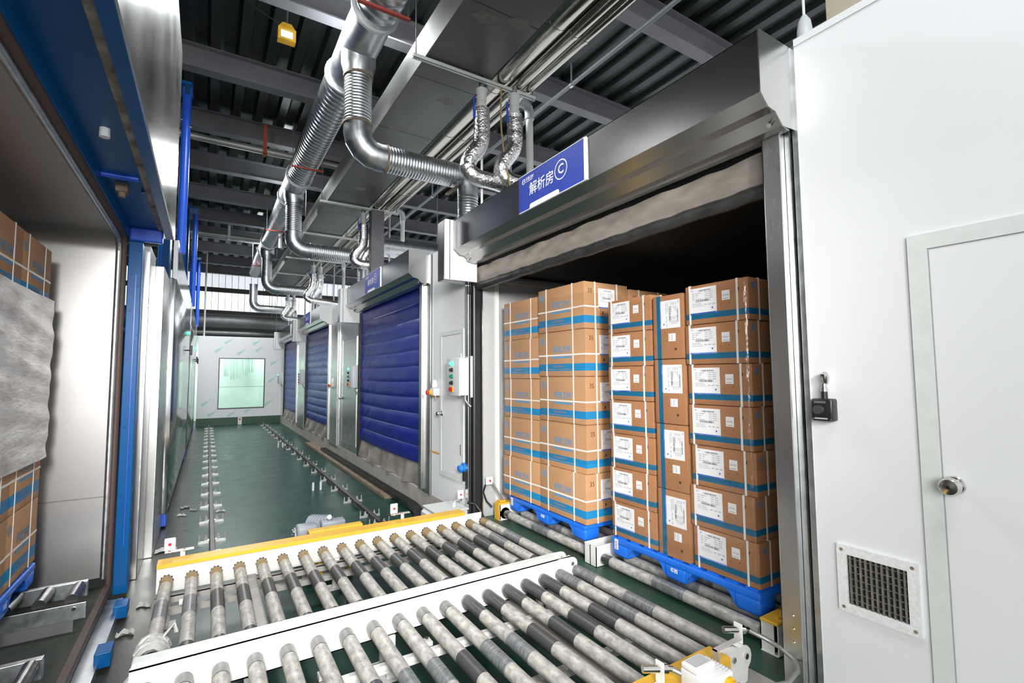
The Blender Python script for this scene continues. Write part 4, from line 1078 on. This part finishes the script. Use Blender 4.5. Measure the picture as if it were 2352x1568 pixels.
def post(y, label):
    p = thing('lift_post', (-.44, y, 0), label, 'lift post', 'blue lift posts')
    b_ = MB(); X0, X1 = -.62, -.485
    b_.box((X0, y+.05, 0), (X0+.012, y+.35, 5.85)); b_.box((X1-.012, y+.05, 0), (X1, y+.35, 5.85)); b_.box((X0, y+.19, 0), (X1, y+.202, 5.85)); b_.build('column', M_BLUE, p)
    MB().cyl((-.362, y+.05, 3.445), (-.362, y+.05, 5.70), .055, 16).build('lift_cylinder', M_BLUE2, p, 40)
    MB().prism([(-.62, 5.86), (-.62, 5.80), (-.30, 5.83), (-.30, 5.86)], 'y', y-.06, y+.35).build('top_bracket', M_BLUE, p)
    b_ = MB(); b_.box((-.41, y+.03, 5.66), (-.395, y+.07, 5.84)); b_.box((-.33, y+.03, 5.66), (-.315, y+.07, 5.84)); b_.build('clevis', M_BLUE2, p)
    b_ = MB(); b_.cyl((-.35, y+.02, 5.25), (-.29, y+.02, 5.25), .014, 8); b_.cyl((-.43, y+.02, 5.33), (-.37, y+.02, 5.33), .012, 8); b_.build('hose_fitting', M_CHROME, p)
    return p
post(7.95, 'tall blue lift post with cylinder, nearest the steel fascia')
post(13.9, 'second blue lift post with cylinder along the aisle')
post(19.6, 'farthest blue lift post with cylinder')
# ------------------------------------------------------------------ floor rails
def rail(x, ys, label, ya):
    t_ = thing('floor_rail', (x, 12, 0), label, 'floor rail', 'floor rails')
    b_ = MB(); b_.box((x-.028, ya, 0), (x+.028, 20.1, .012)); b_.box((x-.008, ya, .012), (x+.008, 20.1, .05)); b_.bbox((x-.022, ya, .05), (x+.022, 20.1, .068), .005)
    b_.build('rail_profile', M_RAIL, t_)
    base = None
    for y in ys:
        for s_ in (-1, 1):
            if base is None:
                c_ = MB(); c_.box((.03, -.012, 0), (.125, .012, .022)); c_.box((.025, -.02, .022), (.07, .02, .034)); c_.cyl((.055, 0, .03), (.055, 0, .075), .009, 8); c_.cyl((.115, 0, .02), (.115, 0, .085), .007, 8)
                c_.cyl((.055, 0, .034), (.055, 0, .05), .016, 6)
                ob = base = c_.build('rail_clip', M_CLIP, None)
            else: ob = base.copy(); col.objects.link(ob)
            ob.parent = t_; ob.location = (0, y-12, 0); ob.rotation_euler = (0, 0, 0 if s_ > 0 else math.pi)
ry = [6.15+.82*i for i in range(17)]
rail(.095, ry, 'steel floor rail with bolted clips on the chamber side of the green floor', 5.6)
rail(1.73+.03, [5.75]+ry, 'steel floor rail with bolted clips on the roll door side of the green floor', 5.3)
for i, (x, y) in enumerate(((1.42, 8.0), (1.53, 8.0), (1.52, 13.2), (1.62, 13.2))):
    one(MB().cyl((x, y, 0), (x, y, .12), .018, 10), 'anchor_stud', M_PLASTW, f'short white anchor stud standing on the green floor, {["near pair, chamber side", "near pair, rail side", "far pair, chamber side", "far pair, rail side"][i]}', 'anchor stud', 'anchor studs on the green floor', 40)
one(MB().tube([(.0, 5.52, .06), (.10, 5.50, .075), (.16, 5.5, .075)], .035, 12), 'rail_end_stop', M_CHROME, 'chrome sleeve lying at the near end of the chamber side rail', 'pipe fitting', smooth=40)
one(MB().tube([(.16, 5.5, .075), (.3, 5.42, .07), (.42, 5.35, .03), (.5, 5.2, .015)], .012, 8), 'black_cable', M_RUBBER, 'black cable running from the chrome sleeve under the yellow rail', 'cable', smooth=50)
# cable chain along the kerb
cc_ = thing('cable_chain', (2.25, 8, 0), 'dark plastic cable chain lying along the concrete kerb', 'cable chain')
base = None
pts_ = [(2.22-.10*math.exp(-((t_-1)*1.1)**2)*0, 5.35+t_) for t_ in [i*.05 for i in range(130)]]
for i, (x, y) in enumerate(pts_):
    if base is None:
        q = MB(); q.box((-.055, 0, .0), (-.045, .044, .055)); q.box((.045, 0, 0), (.055, .044, .055)); q.box((-.045, .012, .048), (.045, .034, .055)); q.box((-.045, .012, 0), (.045, .034, .006))
        ob = base = q.build('chain_link', M_BLACK, None)
    else: ob = base.copy(); col.objects.link(ob)
    ob.parent = cc_; xx = 2.30 if y > 6.2 else 2.30-.22*((6.2-y)/.85)**2
    ob.location = (xx-2.25, y-8, .05); ob.rotation_euler = (0, 0, 0 if y > 6.2 else -.5*(6.2-y)/.85)
one(MB().box((2.18, 6.9, 0), (2.36, 13.5, .045)), 'rusty_strip', M_RUST, 'rusty steel strip on the floor along the kerb under the cable chain', 'steel strip')
rnd = random.Random(15)
for i, (x, y, s_) in enumerate(((-.30, 6.1, .09), (-.22, 7.5, .05), (-.20, 7.9, .05), (-.1, 7.7, .04), (.2, 7.45, .05), (-.36, 4.75, .045), (-.42, 4.3, .05))):
    q = MB(); ph = rnd.uniform(0, 6)
    q.grid(lambda u, v: (x+s_*(u-.5)*2, y+s_*(v-.5)*1.4+.02*math.sin(u*5+ph), .006+.022*abs(math.sin(u*7+ph)*math.sin(v*6+ph))), 8, 6)
    one(q, 'film_scrap', M_SCRAP, 'small scrap of torn plastic film on the dirty floor, ' + ['by the steel panel foot', 'near the dark strip', 'beyond the dark strip', 'on the green floor edge', 'beside a rail clip', 'by the yellow guard rail end', 'nearest the chamber sill'][i], 'plastic scrap', 'film scraps on the floor', 60)

# ------------------------------------------------------------------ small machinery by the conveyors
def photo_sensor(x, y, z, label, tilt=0, s=1):
    t_ = thing('photo_sensor', (x, y, z), label, 'sensor', 'photoelectric sensors on the conveyors')
    MB().bbox((x-.035, y-.008, z+.0), (x+.035, y+.008, z+.09), .012).build('reflector', M_PLASTW, t_, 50)
    MB().cyl((x, y-.012, z+.045), (x, y-.006, z+.045), .011, 12).build('red_lens', M_RED, t_)
    MB().bbox((x-.03, y-.02, z-.012), (x+.15*s, y+.02, z-.004), .002).build('slotted_bracket', M_CLIP, t_)
    MB().box((x+.08*s-.015, y-.006, z-.075), (x+.08*s+.015, y+.0, z-.012)).build('bracket_leg', M_CONVW, t_)
    for q in (.0, .09*s): MB().cyl((x+q, y-.01, z-.02), (x+q, y-.01, z+.004), .007, 6).build('bolt', M_CHROME, t_)
photo_sensor(-.195, 4.44, .475, 'white photo sensor with red lens at the chamber end of the yellow guard rail')
photo_sensor(1.50, 4.46, .475, 'white photo sensor with red lens behind the middle of the yellow guard rail')
photo_sensor(2.33, 4.76, .43, 'white photo sensor standing on the grey junction box by the doorway', s=-1)
one(MB().tube([(1.46, 4.46, .47), (1.40, 4.5, .44), (1.36, 4.55, .3), (1.35, 4.6, .06), (1.5, 4.9, .02)], .008, 8), 'sensor_cable', M_RUBBER, 'black cable drooping from the middle photo sensor', 'cable', smooth=50)
jb = thing('junction_box', (2.25, 4.85, .2), 'grey junction box with sloping lid on the floor by the doorway', 'junction box')
MB().prism([(1.98, .20), (2.36, .20), (2.36, .34), (2.03, .34), (1.98, .30)], 'y', 4.66, 5.0).build('box', M_LGREY, jb)
MB().bbox((2.0, 4.64, .34), (2.37, 5.02, .356), .004).build('lid', M_FRAME, jb)
for x in (2.05, 2.3):
    MB().box((x-.02, 4.7, 0), (x+.02, 4.95, .2)).build('leg', M_CONVG, jb)
one(MB().tube([(2.34, 4.62, .42), (2.42, 4.60, .40), (2.46, 4.56, .33), (2.47, 4.50, .26)], .016, 10), 'black_hose', M_RUBBER, 'thick black hose looping from the junction box to the door guide', 'hose', smooth=50)
one(MB().tube([(1.98, 4.8, .26), (1.9, 4.95, .16), (1.85, 5.2, .03), (1.95, 5.6, .02)], .02, 10), 'grey_conduit', M_CONDUIT, 'grey conduit dropping from the junction box to the floor', 'conduit', smooth=50)
ar = thing('rod_sensor', (2.55, 4.5, .4), 'white sensor on a bent rod by the galvanised door strip', 'sensor')
MB().bbox((2.50, 4.50, .60), (2.58, 4.52, .68), .006).build('reflector', M_PLASTW, ar)
MB().cyl((2.545, 4.495, .64), (2.545, 4.50, .64), .012, 10).build('red_lens', M_RED, ar)
MB().tube([(2.57, 4.51, .62), (2.62, 4.48, .53), (2.66, 4.45, .445)], .010, 8).build('rod', M_CHROME, ar, 50)
MB().bbox((2.62, 4.42, .425), (2.69, 4.49, .44), .003).build('foot_plate', M_YEL, ar)
MB().tube([(2.50, 4.52, .60), (2.49, 4.55, .52), (2.53, 4.55, .42), (2.58, 4.52, .36)], .009, 8).build('cable', M_RUBBER, ar, 50)

gm = thing('gear_motor', (.9, 4.85, 0), 'grey blue gear motor with terminal box behind the yellow guard rail', 'motor')
MB().cyl((.86, 4.98, .33), (1.02, 4.86, .33), .105, 24).build('motor_body', M_MOTOR, gm, 40)
q = MB()
for i in range(6): q.tube([(.87+.022*i, 4.975-.0165*i, .33), (.877+.022*i, 4.97-.0165*i, .33)], .112, 24)
q.build('cooling_fins', M_MOTOR, gm, 40)
MB().bbox((.72, 4.76, .22), (.90, 4.90, .40), .02).build('gearbox', M_MOTOR, gm, 50)
MB().cyl((.715, 4.83, .31), (.70, 4.83, .31), .075, 20).build('end_flange', M_MOTOR, gm, 40)
MB().bbox((.92, 4.72, .345), (1.13, 4.84, .42), .014).build('terminal_box', M_MOTOR, gm, 50)
MB().tube([(1.0, 4.78, .42), (1.0, 4.77, .45), (.99, 4.75, .455)], .024, 14, rad=[.026, .026, .02]).build('cable_gland', M_CHROME, gm, 40)
for a in range(6):
    MB().cyl((.712, 4.83+.055*math.cos(a*1.047), .31+.055*math.sin(a*1.047)), (.692, 4.83+.055*math.cos(a*1.047), .31+.055*math.sin(a*1.047)), .009, 6).build('flange_bolt', M_CHROME, gm)
MB().cyl((.80, 4.76, .27), (.80, 4.70, .27), .035, 16).build('output_hub', M_MOTOR, gm, 40)
MB().box((.74, 4.6, 0), (1.1, 4.95, .22)).build('pedestal', M_CONVG, gm)
one(MB().bbox((.77, 4.47, .33), (1.22, 4.56, .43), .006).box((.85, 4.49, 0), (.89, 4.54, .34)).box((1.1, 4.49, 0), (1.14, 4.54, .34)), 'chain_cover', M_YEL, 'short yellow chain cover between the gear motor and the guard rail', 'chain cover')

# foreground switch box on the near guard rail
sb = thing('switch_box', (1.82, 1.36, .45), 'white ribbed switch box with red emergency stop on the nearest yellow rail', 'switch box')
MB().bbox((1.735, 1.30, .43), (1.90, 1.44, .51), .008).build('housing', M_PLASTW, sb, 50)
MB().bbox((1.735, 1.355, .51), (1.855, 1.435, .535), .006).build('raised_lid', M_PLASTW, sb, 50)
MB().box((1.748, 1.368, .535), (1.842, 1.424, .5365)).build('lid_window', mat('grey_window', (.45, .46, .46), .3), sb)
for i in range(9): MB().box((1.862, 1.31+.014*i, .5095), (1.896, 1.316+.014*i, .512)).build('rib', M_LGREY, sb)
MB().tube([(1.86, 1.30, .47), (1.86, 1.285, .47), (1.86, 1.284, .47), (1.86, 1.262, .47)], .03, 18, rad=[.03, .03, .022, .022]).build('yellow_collar', M_YELP, sb, 40)
MB().tube([(1.86, 1.262, .47), (1.86, 1.256, .47), (1.86, 1.24, .47), (1.86, 1.236, .47)], .03, 18, rad=[.015, .028, .028, .022]).build('emergency_stop', M_RED, sb, 40)
MB().tube([(1.785, 1.30, .47), (1.785, 1.284, .47)], .021, 18).build('button_bezel', M_LGREY, sb, 40)
MB().cyl((1.785, 1.284, .47), (1.785, 1.278, .47), .014, 16).build('green_button', mat('lit_green_button', (.0, .5, .25), .3), sb, 40)
q = MB(); q.box((2.0, 1.44, .41), (2.006, 1.475, .49)); q.box((2.0, 1.45, .484), (2.19, 1.475, .49)); q.box((2.0, 1.42, .41), (2.05, 1.475, .416)); q.build('slotted_bracket', M_CLIP, sb)
# sensors with conduits
def barrel(x, y, z, label, path):
    s_ = thing('barrel_sensor', (x, y, z), label, 'sensor', 'barrel sensors on the near rail')
    MB().bbox((x-.004, y-.025, z-.06), (x+.004, y+.02, z+.032), .003).build('bracket', M_CONVW, s_)
    MB().bbox((x-.03, y-.025, z-.07), (x+.004, y+.02, z-.062), .002).build('bracket_foot', M_CONVW, s_)
    MB().cyl((x-.004, y, z), (x-.07, y+.03, z+.005), .016, 14).build('barrel', M_CHROME, s_, 40)
    MB().tube([(x+.004, y, z), (x+.03, y-.01, z-.004), (x+.031, y-.01, z-.004), (x+.06, y-.02, z-.01)], .016, 12, rad=[.022, .022, .014, .012]).build('lock_nut', M_CHROME, s_, 40)
    MB().tube(path, .011, 10).build('conduit', M_CONDUIT, s_, 50)
barrel(2.235, 1.50, .50, 'chrome barrel sensor on white bracket beside the steel door guide', [(2.29, 1.48, .49), (2.34, 1.43, .46), (2.36, 1.36, .44), (2.33, 1.28, .43), (2.24, 1.22, .44), (2.1, 1.19, .45), (1.94, 1.20, .48)])
barrel(1.665, 1.49, .50, 'chrome barrel sensor on white bracket in the bottom foreground', [(1.72, 1.47, .49), (1.76, 1.42, .47), (1.80, 1.34, .44), (1.83, 1.22, .42)])

# ------------------------------------------------------------------ overhead: spiral ducts
MX, MZ, MR = 1.35, 5.50, .215
def spiral(mb, a, b_, r, pitch, n=28, h=.006, mi=0):
    a, b_ = Vector(a), Vector(b_); L = (b_-a).length; d = (b_-a)/L
    pts_, rad = [], []; s_ = 0
    while s_ < L-.02:
        for q, rr in ((0, r), (pitch-.022, r), (pitch-.014, r+h), (pitch-.006, r+h)):
            if s_+q < L: pts_.append(tuple(a+d*(s_+q))); rad.append(rr)
        s_ += pitch
    pts_.append(tuple(b_)); rad.append(r)
    mb.tube(pts_, r, n, mi, True, rad)
DROPS = [5.40, 10.25, 15.35, 20.1]
du = thing('spiral_duct', (MX, 10, MZ), 'long galvanised spiral duct running along the aisle under the roof', 'duct')
segs = [(1.2, 4.75), (6.05, 9.6), (10.85, 14.85), (15.9, 19.7)]
rr_ = [MR, MR, MR*.93, MR*.85]
for (a, b_), r_ in zip(segs, rr_):
    m_ = MB(); spiral(m_, (MX, a, MZ), (MX, b_, MZ), r_, .105); m_.build('duct_section', M_GALV, du, 50)
for i, y in enumerate(DROPS[:3]):
    m_ = MB(); m_.tube([(MX, segs[i][1], MZ), (MX, segs[i+1][0], MZ)], rr_[i], 28); m_.build('tee_body', M_GALV, du, 50)
    for yy in (segs[i][1], segs[i+1][0]):
        m_ = MB(); m_.tube([(MX, yy-.02, MZ), (MX, yy-.018, MZ), (MX, yy+.018, MZ), (MX, yy+.02, MZ)], 1, 28, rad=[rr_[i]+.004, rr_[i]+.03, rr_[i]+.03, rr_[i]+.004])
        m_.build('white_flange', mat('white_flange', (.75, .76, .77), .4, .2), du, 50)
    m_ = MB(); m_.tube([(MX, y, MZ), (MX, y, MZ-MR-.02), (MX, y, MZ-MR-.15)], 1, 24, rad=[.19, .19, .152]); m_.build('tee_spout', M_GALV, du, 50)
BR = [('branch duct from the nearest tee, above the open doorway', 2.72), ('branch duct from the second tee to the nearest blue roll door room', 2.72),
      ('branch duct dropping from the third tee towards the middle roll door', 2.72), ('farthest branch duct, close to the far white wall', 2.72)]
for i, y in enumerate(DROPS):
    d_ = thing('branch_duct', (MX, y, 4.3), 'spiral ' + BR[i][0], 'duct', 'branch ducts')
    r_ = .148 if i < 2 else .135; ze = 4.25; er = .24
    m_ = MB(); spiral(m_, (MX, y, MZ-MR-.15), (MX, y, ze+er+.08), r_, .035, 22, .004); m_.build('vertical_pipe', M_GALV, d_, 45)
    m_ = MB(); ctr = (MX+er, y, ze+er); pth = [(MX, y, ze+er+.08)]+arc(ctr, math.pi, 1.5*math.pi, er, (1, 0, 0), (0, 0, 1), 4)+[(MX+er+.08, y, ze)]
    m_.tube(pth, r_+.006, 36); m_.build('elbow', M_GALV, d_, 15)
    for p_, q in (((MX, y, MZ-MR-.16), (0, 0, 1)), ((MX, y, ze+er+.08), (0, 0, 1)), ((MX+er+.08, y, ze), (1, 0, 0))):
        p_, q = Vector(p_), Vector(q)
        m_ = MB(); m_.tube([p_-q*.012, p_+q*.012], r_+.016, 22); m_.build('clamp_ring', M_RUST if i == 0 else M_GALV, d_, 50)
    m_ = MB(); spiral(m_, (MX+er+.08, y, ze), (2.72-.12, y, ze), r_, .035, 22, .004); m_.build('horizontal_pipe', M_GALV, d_, 45)
    m_ = MB(); c2 = (2.72-.12, y, ze-.14); m_.tube([(2.72-.16, y, ze)]+arc(c2, .5*math.pi, 0, .14, (1, 0, 0), (0, 0, 1), 4)+[(2.74, y, ze-.25)], r_*.9, 36); m_.build('down_elbow', M_GALV, d_, 15)
    m_ = MB(); spiral(m_, (2.74, y, ze-.25), (2.74, y, 3.34), r_*.86, .035, 22, .004); m_.build('riser', M_GALV, d_, 45)
    m_ = MB(); m_.box((2.5, y-.16, ze-.21), (2.54, y+.16, ze-.19)); m_.build('rest_plate', M_RUST, d_)
for i, y in enumerate((4.40, 8.62, 12.8, 17.2)):
    h_ = thing('duct_hanger', (MX, y, 5.26), f'red steel hanger bar with thin rods under the spiral duct, {ORDN[i]} from the near end', 'duct hanger', 'red duct hangers')
    MB().box((MX-.27, y-.02, 5.245), (MX+.24, y+.02, 5.27)).build('bar', M_REDP, h_)
    for x in (MX-.25, MX+.225): MB().cyl((x, y, 5.26), (x, y, 6.0), .006, 6).build('rod', M_GALVD, h_)

# flat rectangular duct
rd = thing('flat_duct', (2.1, 8, 4.93), 'wide flat black steel air duct running beside the polished pipes', 'duct')
mdu = mat('stained_duct_sheet', (.075, .077, .077), .30, .5, c2=(.11, .112, .11), nscale=2, rough2=.5)
yy = 1.0; k = 0
while yy < 20:
    y2 = min(yy+1.24, 20.2)
    MB().bbox((1.76, yy, 4.93), (2.49, y2-.004, 5.25), .004).build('duct_section', mdu, rd); yy = y2; k += 1
MB().box((1.744, 1.0, 4.925), (1.76, 20.2, 5.255)).build('side_cover', mat('grey_duct_edge', (.14, .14, .135), .55, .3), rd)
stn = MB(); rnd = random.Random(33)
for (x, y) in ((2.0, 3.6), (2.3, 3.5), (2.25, 5.0), (2.0, 5.9), (2.1, 8.2)):
    n_ = 26; ph = rnd.uniform(0, 6)
    ring_ = [(x+.12*(1+.25*math.sin(2*a+ph)+.12*math.sin(3*a))*math.cos(a), y+.07*(1+.22*math.sin(3*a+ph))*math.sin(a), 4.9293) for a in [2*math.pi*q/n_ for q in range(n_)]]
    stn = MB(); stn.add(ring_, [tuple(range(n_))])
    stn.build('stain', mat('mineral_stain', (.13, .125, .115), .7, c2=(.22, .21, .18), nscale=22, namt=1.2), rd, fixn=False)
PX = [(2.645, 5.06, .135), (2.855, 5.0, .07), (2.985, 4.99, .055)]
for i, (x, z, r_) in enumerate(PX):
    p_ = thing('jacketed_pipe', (x, 8, z), 'polished jacketed pipe along the ceiling, ' + ['widest one, beside the flat black duct', 'second from the flat black duct', 'thinnest, outermost one'][i], 'pipe', 'polished ceiling pipes')
    y = 1.0
    while y < 20:
        MB().tube([(x, y, z), (x, y+.04, z), (x, y+.041, z), (x, y+1.19, z)], r_, 18, rad=[r_+.004, r_+.004, r_, r_]).build('jacket_section', M_PIPE, p_, 50); y += 1.19
for i, (y, x0, x1) in enumerate(((4.38, 1.62, 3.08), (9.05, 1.62, 3.07), (11.3, 1.70, 3.1), (13.9, 1.66, 3.1), (16.2, 1.66, 3.1), (18.5, 1.66, 3.1))):
    h_ = thing('trapeze_hanger', (2.3, y, 4.88), f'pale slotted trapeze bar carrying the flat duct and pipes, {ORDN[i]} from the near end', 'hanger', 'trapeze hangers')
    q = MB(); q.box((x0, y-.02, 4.875), (x1, y-.016, 4.915)); q.box((x0, y+.016, 4.875), (x1, y+.02, 4.915)); q.box((x0, y-.02, 4.875), (x1, y+.02, 4.879)); q.build('channel', M_FRAME, h_)
    for x in (x0+.03, x1-.03): MB().cyl((x, y, 4.86), (x, y, 6.0), .006, 6).build('rod', M_GALVD, h_)

# foil wrapped flexible connections with valves, per room
def foil(mb, pts_, r, seed):
    r_ = random.Random(seed); P = [Vector(p) for p in pts_]; out = []; rad = []
    for i in range(len(P)-1):
        n_ = max(1, int((P[i+1]-P[i]).length/.03))
        for q in range(n_): out.append(tuple(P[i].lerp(P[i+1], q/n_)+Vector((r_.uniform(-.003, .003),)*3))); rad.append(r*(1+r_.uniform(-.025, .025)))
    out.append(tuple(P[-1])); rad.append(r); mb.tube(out, r, 14, 0, True, rad)
def curve(pts_, n=6):
    out = []; P = [Vector(p) for p in pts_]
    P = [P[0]*2-P[1]]+P+[P[-1]*2-P[-2]]
    for i in range(1, len(P)-2):
        for q in range(n):
            t_ = q/n; a, b_, c_, d_ = P[i-1:i+3]
            out.append(.5*((2*b_)+(c_-a)*t_+(2*a-5*b_+4*c_-d_)*t_*t_+(3*b_-a-3*c_+d_)*t_**3))
    out.append(P[-2]); return [tuple(p) for p in out]
WHO = ['above the open doorway', 'above the nearest blue roll door', 'above the middle roll door', 'above the farthest roll door']
for i, dy in enumerate((0, 4.72, 9.9, 14.9)):
    for s_, (x, y, xe) in enumerate(((2.43, 4.46, 3.1), (2.79 if i == 0 else 2.64, 4.36 if i == 0 else 4.56, 3.5 if i == 0 else 3.2))):
        y += dy
        f_ = thing('foil_hose', (x, y, 4.3), f'crinkled foil wrapped hose with valve {WHO[i]}, {"on the duct side" if s_ == 0 else "on the outer side"}', 'foil hose', 'foil wrapped hoses')
        top = 4.80
        MB().tube([(x, y, 4.93), (x, y, 4.84)], .03, 12).build('branch_neck', M_GALV, f_, 40)
        m_ = MB(); m_.tube([(x, y, 4.85), (x, y, 4.84), (x, y, 4.82), (x, y, 4.815), (x, y, 4.70), (x, y, 4.695), (x, y, 4.66), (x, y, 4.655), (x, y, 4.60)], 1, 14, rad=[.04, .062, .062, .055, .055, .048, .048, .058, .058]); m_.build('valve', M_FRAME, f_, 40)
        m_ = MB(); m_.tube([(x, y, 4.755), (x-.07, y, 4.755)], .016, 10); m_.build('valve_stem', M_CHROME, f_, 40)
        MB().bbox((x-.10, y-.006, 4.50), (x-.085, y+.012, 4.74), .004).build('blue_lever', M_BLUE2, f_)
        MB().tube([(x, y, 4.66), (x, y, 4.635)], .046, 14).build('collar', M_PLASTW, f_, 40)
        m_ = MB(); foil(m_, curve([(x, y, 4.61), (x+.005, y, 4.4), (x-.02, y, 4.22), (x-.13, y+.02, 4.05), (x-.15, y+.03, 3.94), (x-.05, y+.02, 3.86), (x+.15, y, 3.845), (xe, y, 3.80)]), .088, i*2+s_); m_.build('foil_sleeve', M_FOIL, f_, 60)
    pv = thing('pvc_drain_pipe', (3.35, 4.9+dy, 4.4), f'grey plastic drain pipe with elbow {WHO[i]}', 'pipe', 'plastic drain pipes')
    y = 4.9+dy
    MB().tube([(3.0, y, 5.16), (3.22, y, 5.16)], .045, 12).build('horizontal_run', M_PVC, pv, 40)
    MB().tube([(3.2, y, 5.16), (3.28, y, 5.16), (3.345, y, 5.12), (3.36, y, 5.05), (3.36, y, 4.97)], .06, 12).build('elbow', M_PVC, pv, 40)
    MB().tube([(3.36, y, 4.98), (3.36, y, 3.36)], .046, 14).build('drop', M_PLASTW, pv, 40)
    MB().tube([(3.0, y+.05, 5.02), (3.1, y+.05, 5.02)], .018, 8).build('thin_branch', M_PVC, pv, 40)
    MB().tube([(3.1, y+.05, 5.04), (3.1, y+.05, 3.36)], .019, 10).build('thin_drop', M_PVC, pv, 40)
    MB().tube([(2.48, 4.55+dy, 4.9), (2.48, 4.55+dy, 3.36)], .014, 8).build('thin_rod', M_PLASTW, pv, 40)
one(MB().tube(curve([(2.62, 4.36, 4.88), (2.62, 4.36, 4.4), (2.66, 4.30, 3.9), (2.72, 4.2, 3.4)]), .010, 8), 'drain_hose', M_HOSE, 'thin brown drain hose hanging from the first trapeze bar', 'hose', smooth=50)
# sprinkler line
sp_ = thing('sprinkler_pipe', (4.1, 5, 5.7), 'thin grey sprinkler pipe under the roof deck above the rooms', 'pipe')
MB().tube([(4.1, 0, 5.7), (4.1, 20, 5.7)], .028, 10).build('pipe', mat('grey_primer_pipe', (.20, .22, .23), .5), sp_, 40)
for y in (3.05, 4.95, 9.8, 14.6): MB().tube([(4.1, y, 5.7), (4.1, y, 6.02)], .014, 8).build('hanger_rod', M_GALV, sp_, 40)
for y in (3.05, 4.95, 9.8): MB().tube([(4.1, y-.03, 5.7), (4.1, y+.03, 5.7)], .036, 10).build('clip', M_GALV, sp_, 40)
# cross pipes with hangers
for i, (y, z, xh, lab, hm, hn) in enumerate(((9.43, 5.75, .74, 'silver pipe crossing under the roof, nearer one with a red hanger', M_REDP, 'red_hanger'), (15.85, 5.75, .40, 'silver pipe crossing under the roof, farther one with a pale hanger', M_FRAME, 'pale_hanger'))):
    p_ = thing('cross_pipe', (1, y, z), lab, 'pipe', 'cross pipes')
    MB().tube([(-3.5, y, z), (3.2, y, z)], .06, 14).build('pipe', mat('aluminium_paint', (.50, .50, .47), .42, .6), p_, 40)
    MB().box((xh-.03, y-.075, z-.08), (xh+.03, y-.062, 6.2)).build(hn, hm, p_)
    MB().box((xh-.03, y-.075, z-.082), (xh+.03, y+.07, z-.07)).build('saddle', hm, p_)
bd = thing('cross_duct', (1, 23.0, 3.9), 'large dull round duct crossing behind the far white wall top', 'duct')
MB().tube([(-4, 22.4, 3.95), (5, 22.4, 3.95)], .27, 24).build('duct_section', M_GALVD, bd, 40)
for x in (-.6, 2.2): MB().cyl((x, 22.4, 4.2), (x, 22.4, 6.34), .012, 6).build('hanger_rod', M_GALVD, bd)
bd = thing('cross_duct', (1, 21.6, 3.4), 'small dull round pipe crossing just above the far white wall', 'duct')
MB().tube([(-4, 21.6, 3.42), (5, 21.6, 3.42)], .08, 16).build('duct_section', M_GALVD, bd, 40)
for x in (-.8, 2.3): MB().cyl((x, 21.6, 3.48), (x, 21.6, 6.34), .012, 6).build('hanger_rod', M_GALVD, bd)
one(MB().cyl((-.15, 20.9, 3.1), (-.15, 20.9, 6.3), .03, 8), 'tie_rod', M_FRAME, 'thin pale tie rod dropping to the far white wall', 'rod', smooth=40)
one(MB().cyl((1.42, 13.0, 4.9), (1.42, 13.0, 6.0), .04, 4), 'support_strut', M_FRAME, 'pale vertical strut beside the spiral duct above the third trapeze bar', 'strut')
# round duct and column behind the first closed door
rdc = thing('round_duct', (3.3, 9.75, 4.4), 'round dull steel duct lying crosswise above the room behind the blue roll door header', 'duct')
MB().tube([(2.95, 9.75, 4.4), (5.6, 9.75, 4.4)], .21, 24).build('duct_section', M_GALV, rdc, 50)
MB().tube([(3.5, 9.75, 4.4), (3.53, 9.75, 4.4)], .222, 24).build('joint_ring', M_GALV, rdc, 50)
for x in (3.1, 4.2): MB().cyl((x, 9.75, 4.6), (x, 9.75, 6.34), .008, 6).build('hanger_rod', M_GALVD, rdc)
one(MB().bbox((2.545, 9.02, 3.30), (2.79, 9.22, 4.9), .01), 'steel_column', M_BEAM, 'square grey steel column rising behind the blue roll door header', 'column')
# flood light
fl_ = thing('flood_light', (.7, 6.3, 5.9), 'yellow explosion proof flood lamp hanging from the roof beam', 'lamp')
q = MB(); q.tube([(.70, 6.3, 6.34), (.70, 6.3, 6.09)], .012, 8); q.build('stem', M_GALVD, fl_)
MB().prism([(.60, 5.86), (.80, 5.86), (.80, 6.02), (.75, 6.09), (.65, 6.09), (.60, 6.02)], 'y', 6.28, 6.36).build('housing', M_GOLD, fl_)
q = MB()
for a, b_ in (((.60, 5.86), (.80, 5.885)), ((.60, 5.985), (.80, 6.01)), ((.60, 5.885), (.63, 5.985)), ((.77, 5.885), (.80, 5.985))): q.box((a[0], 6.255, a[1]), (b_[0], 6.28, b_[1]))
q.build('bezel', M_GOLD, fl_)
MB().box((.63, 6.272, 5.885), (.77, 6.278, 5.985)).build('lens', M_GLASSW, fl_)
one(MB().tube(curve([(.66, 6.3, 6.05), (.45, 6.3, 6.12), (.2, 6.25, 6.20), (.0, 6.2, 6.33)]), .007, 6), 'lamp_cable', M_RUBBER, 'black cable sagging from the yellow flood lamp along the roof', 'cable', smooth=50)
# pendant by the white wall
pn = thing('pendant_fitting', (2.956, 1.4, 3.4), 'small glass pendant lamp hanging on a rod behind the white wall top', 'lamp')
MB().tube([(2.956, 1.4, 3.88), (2.956, 1.4, 6.30)], .008, 8).build('rod', M_FRAME, pn, 40)
MB().tube([(2.956, 1.4, 3.88), (2.956, 1.4, 3.84), (2.956, 1.4, 3.78), (2.956, 1.4, 3.63)], .05, 14, rad=[.012, .034, .042, .04]).build('cap', M_PVC, pn, 40)
MB().tube([(2.956, 1.4, 3.64), (2.956, 1.4, 3.48), (2.956, 1.4, 3.40)], .05, 14, rad=[.03, .03, .015]).build('globe', mat('opal_glass', (.6, .62, .6), .25), pn, 40)
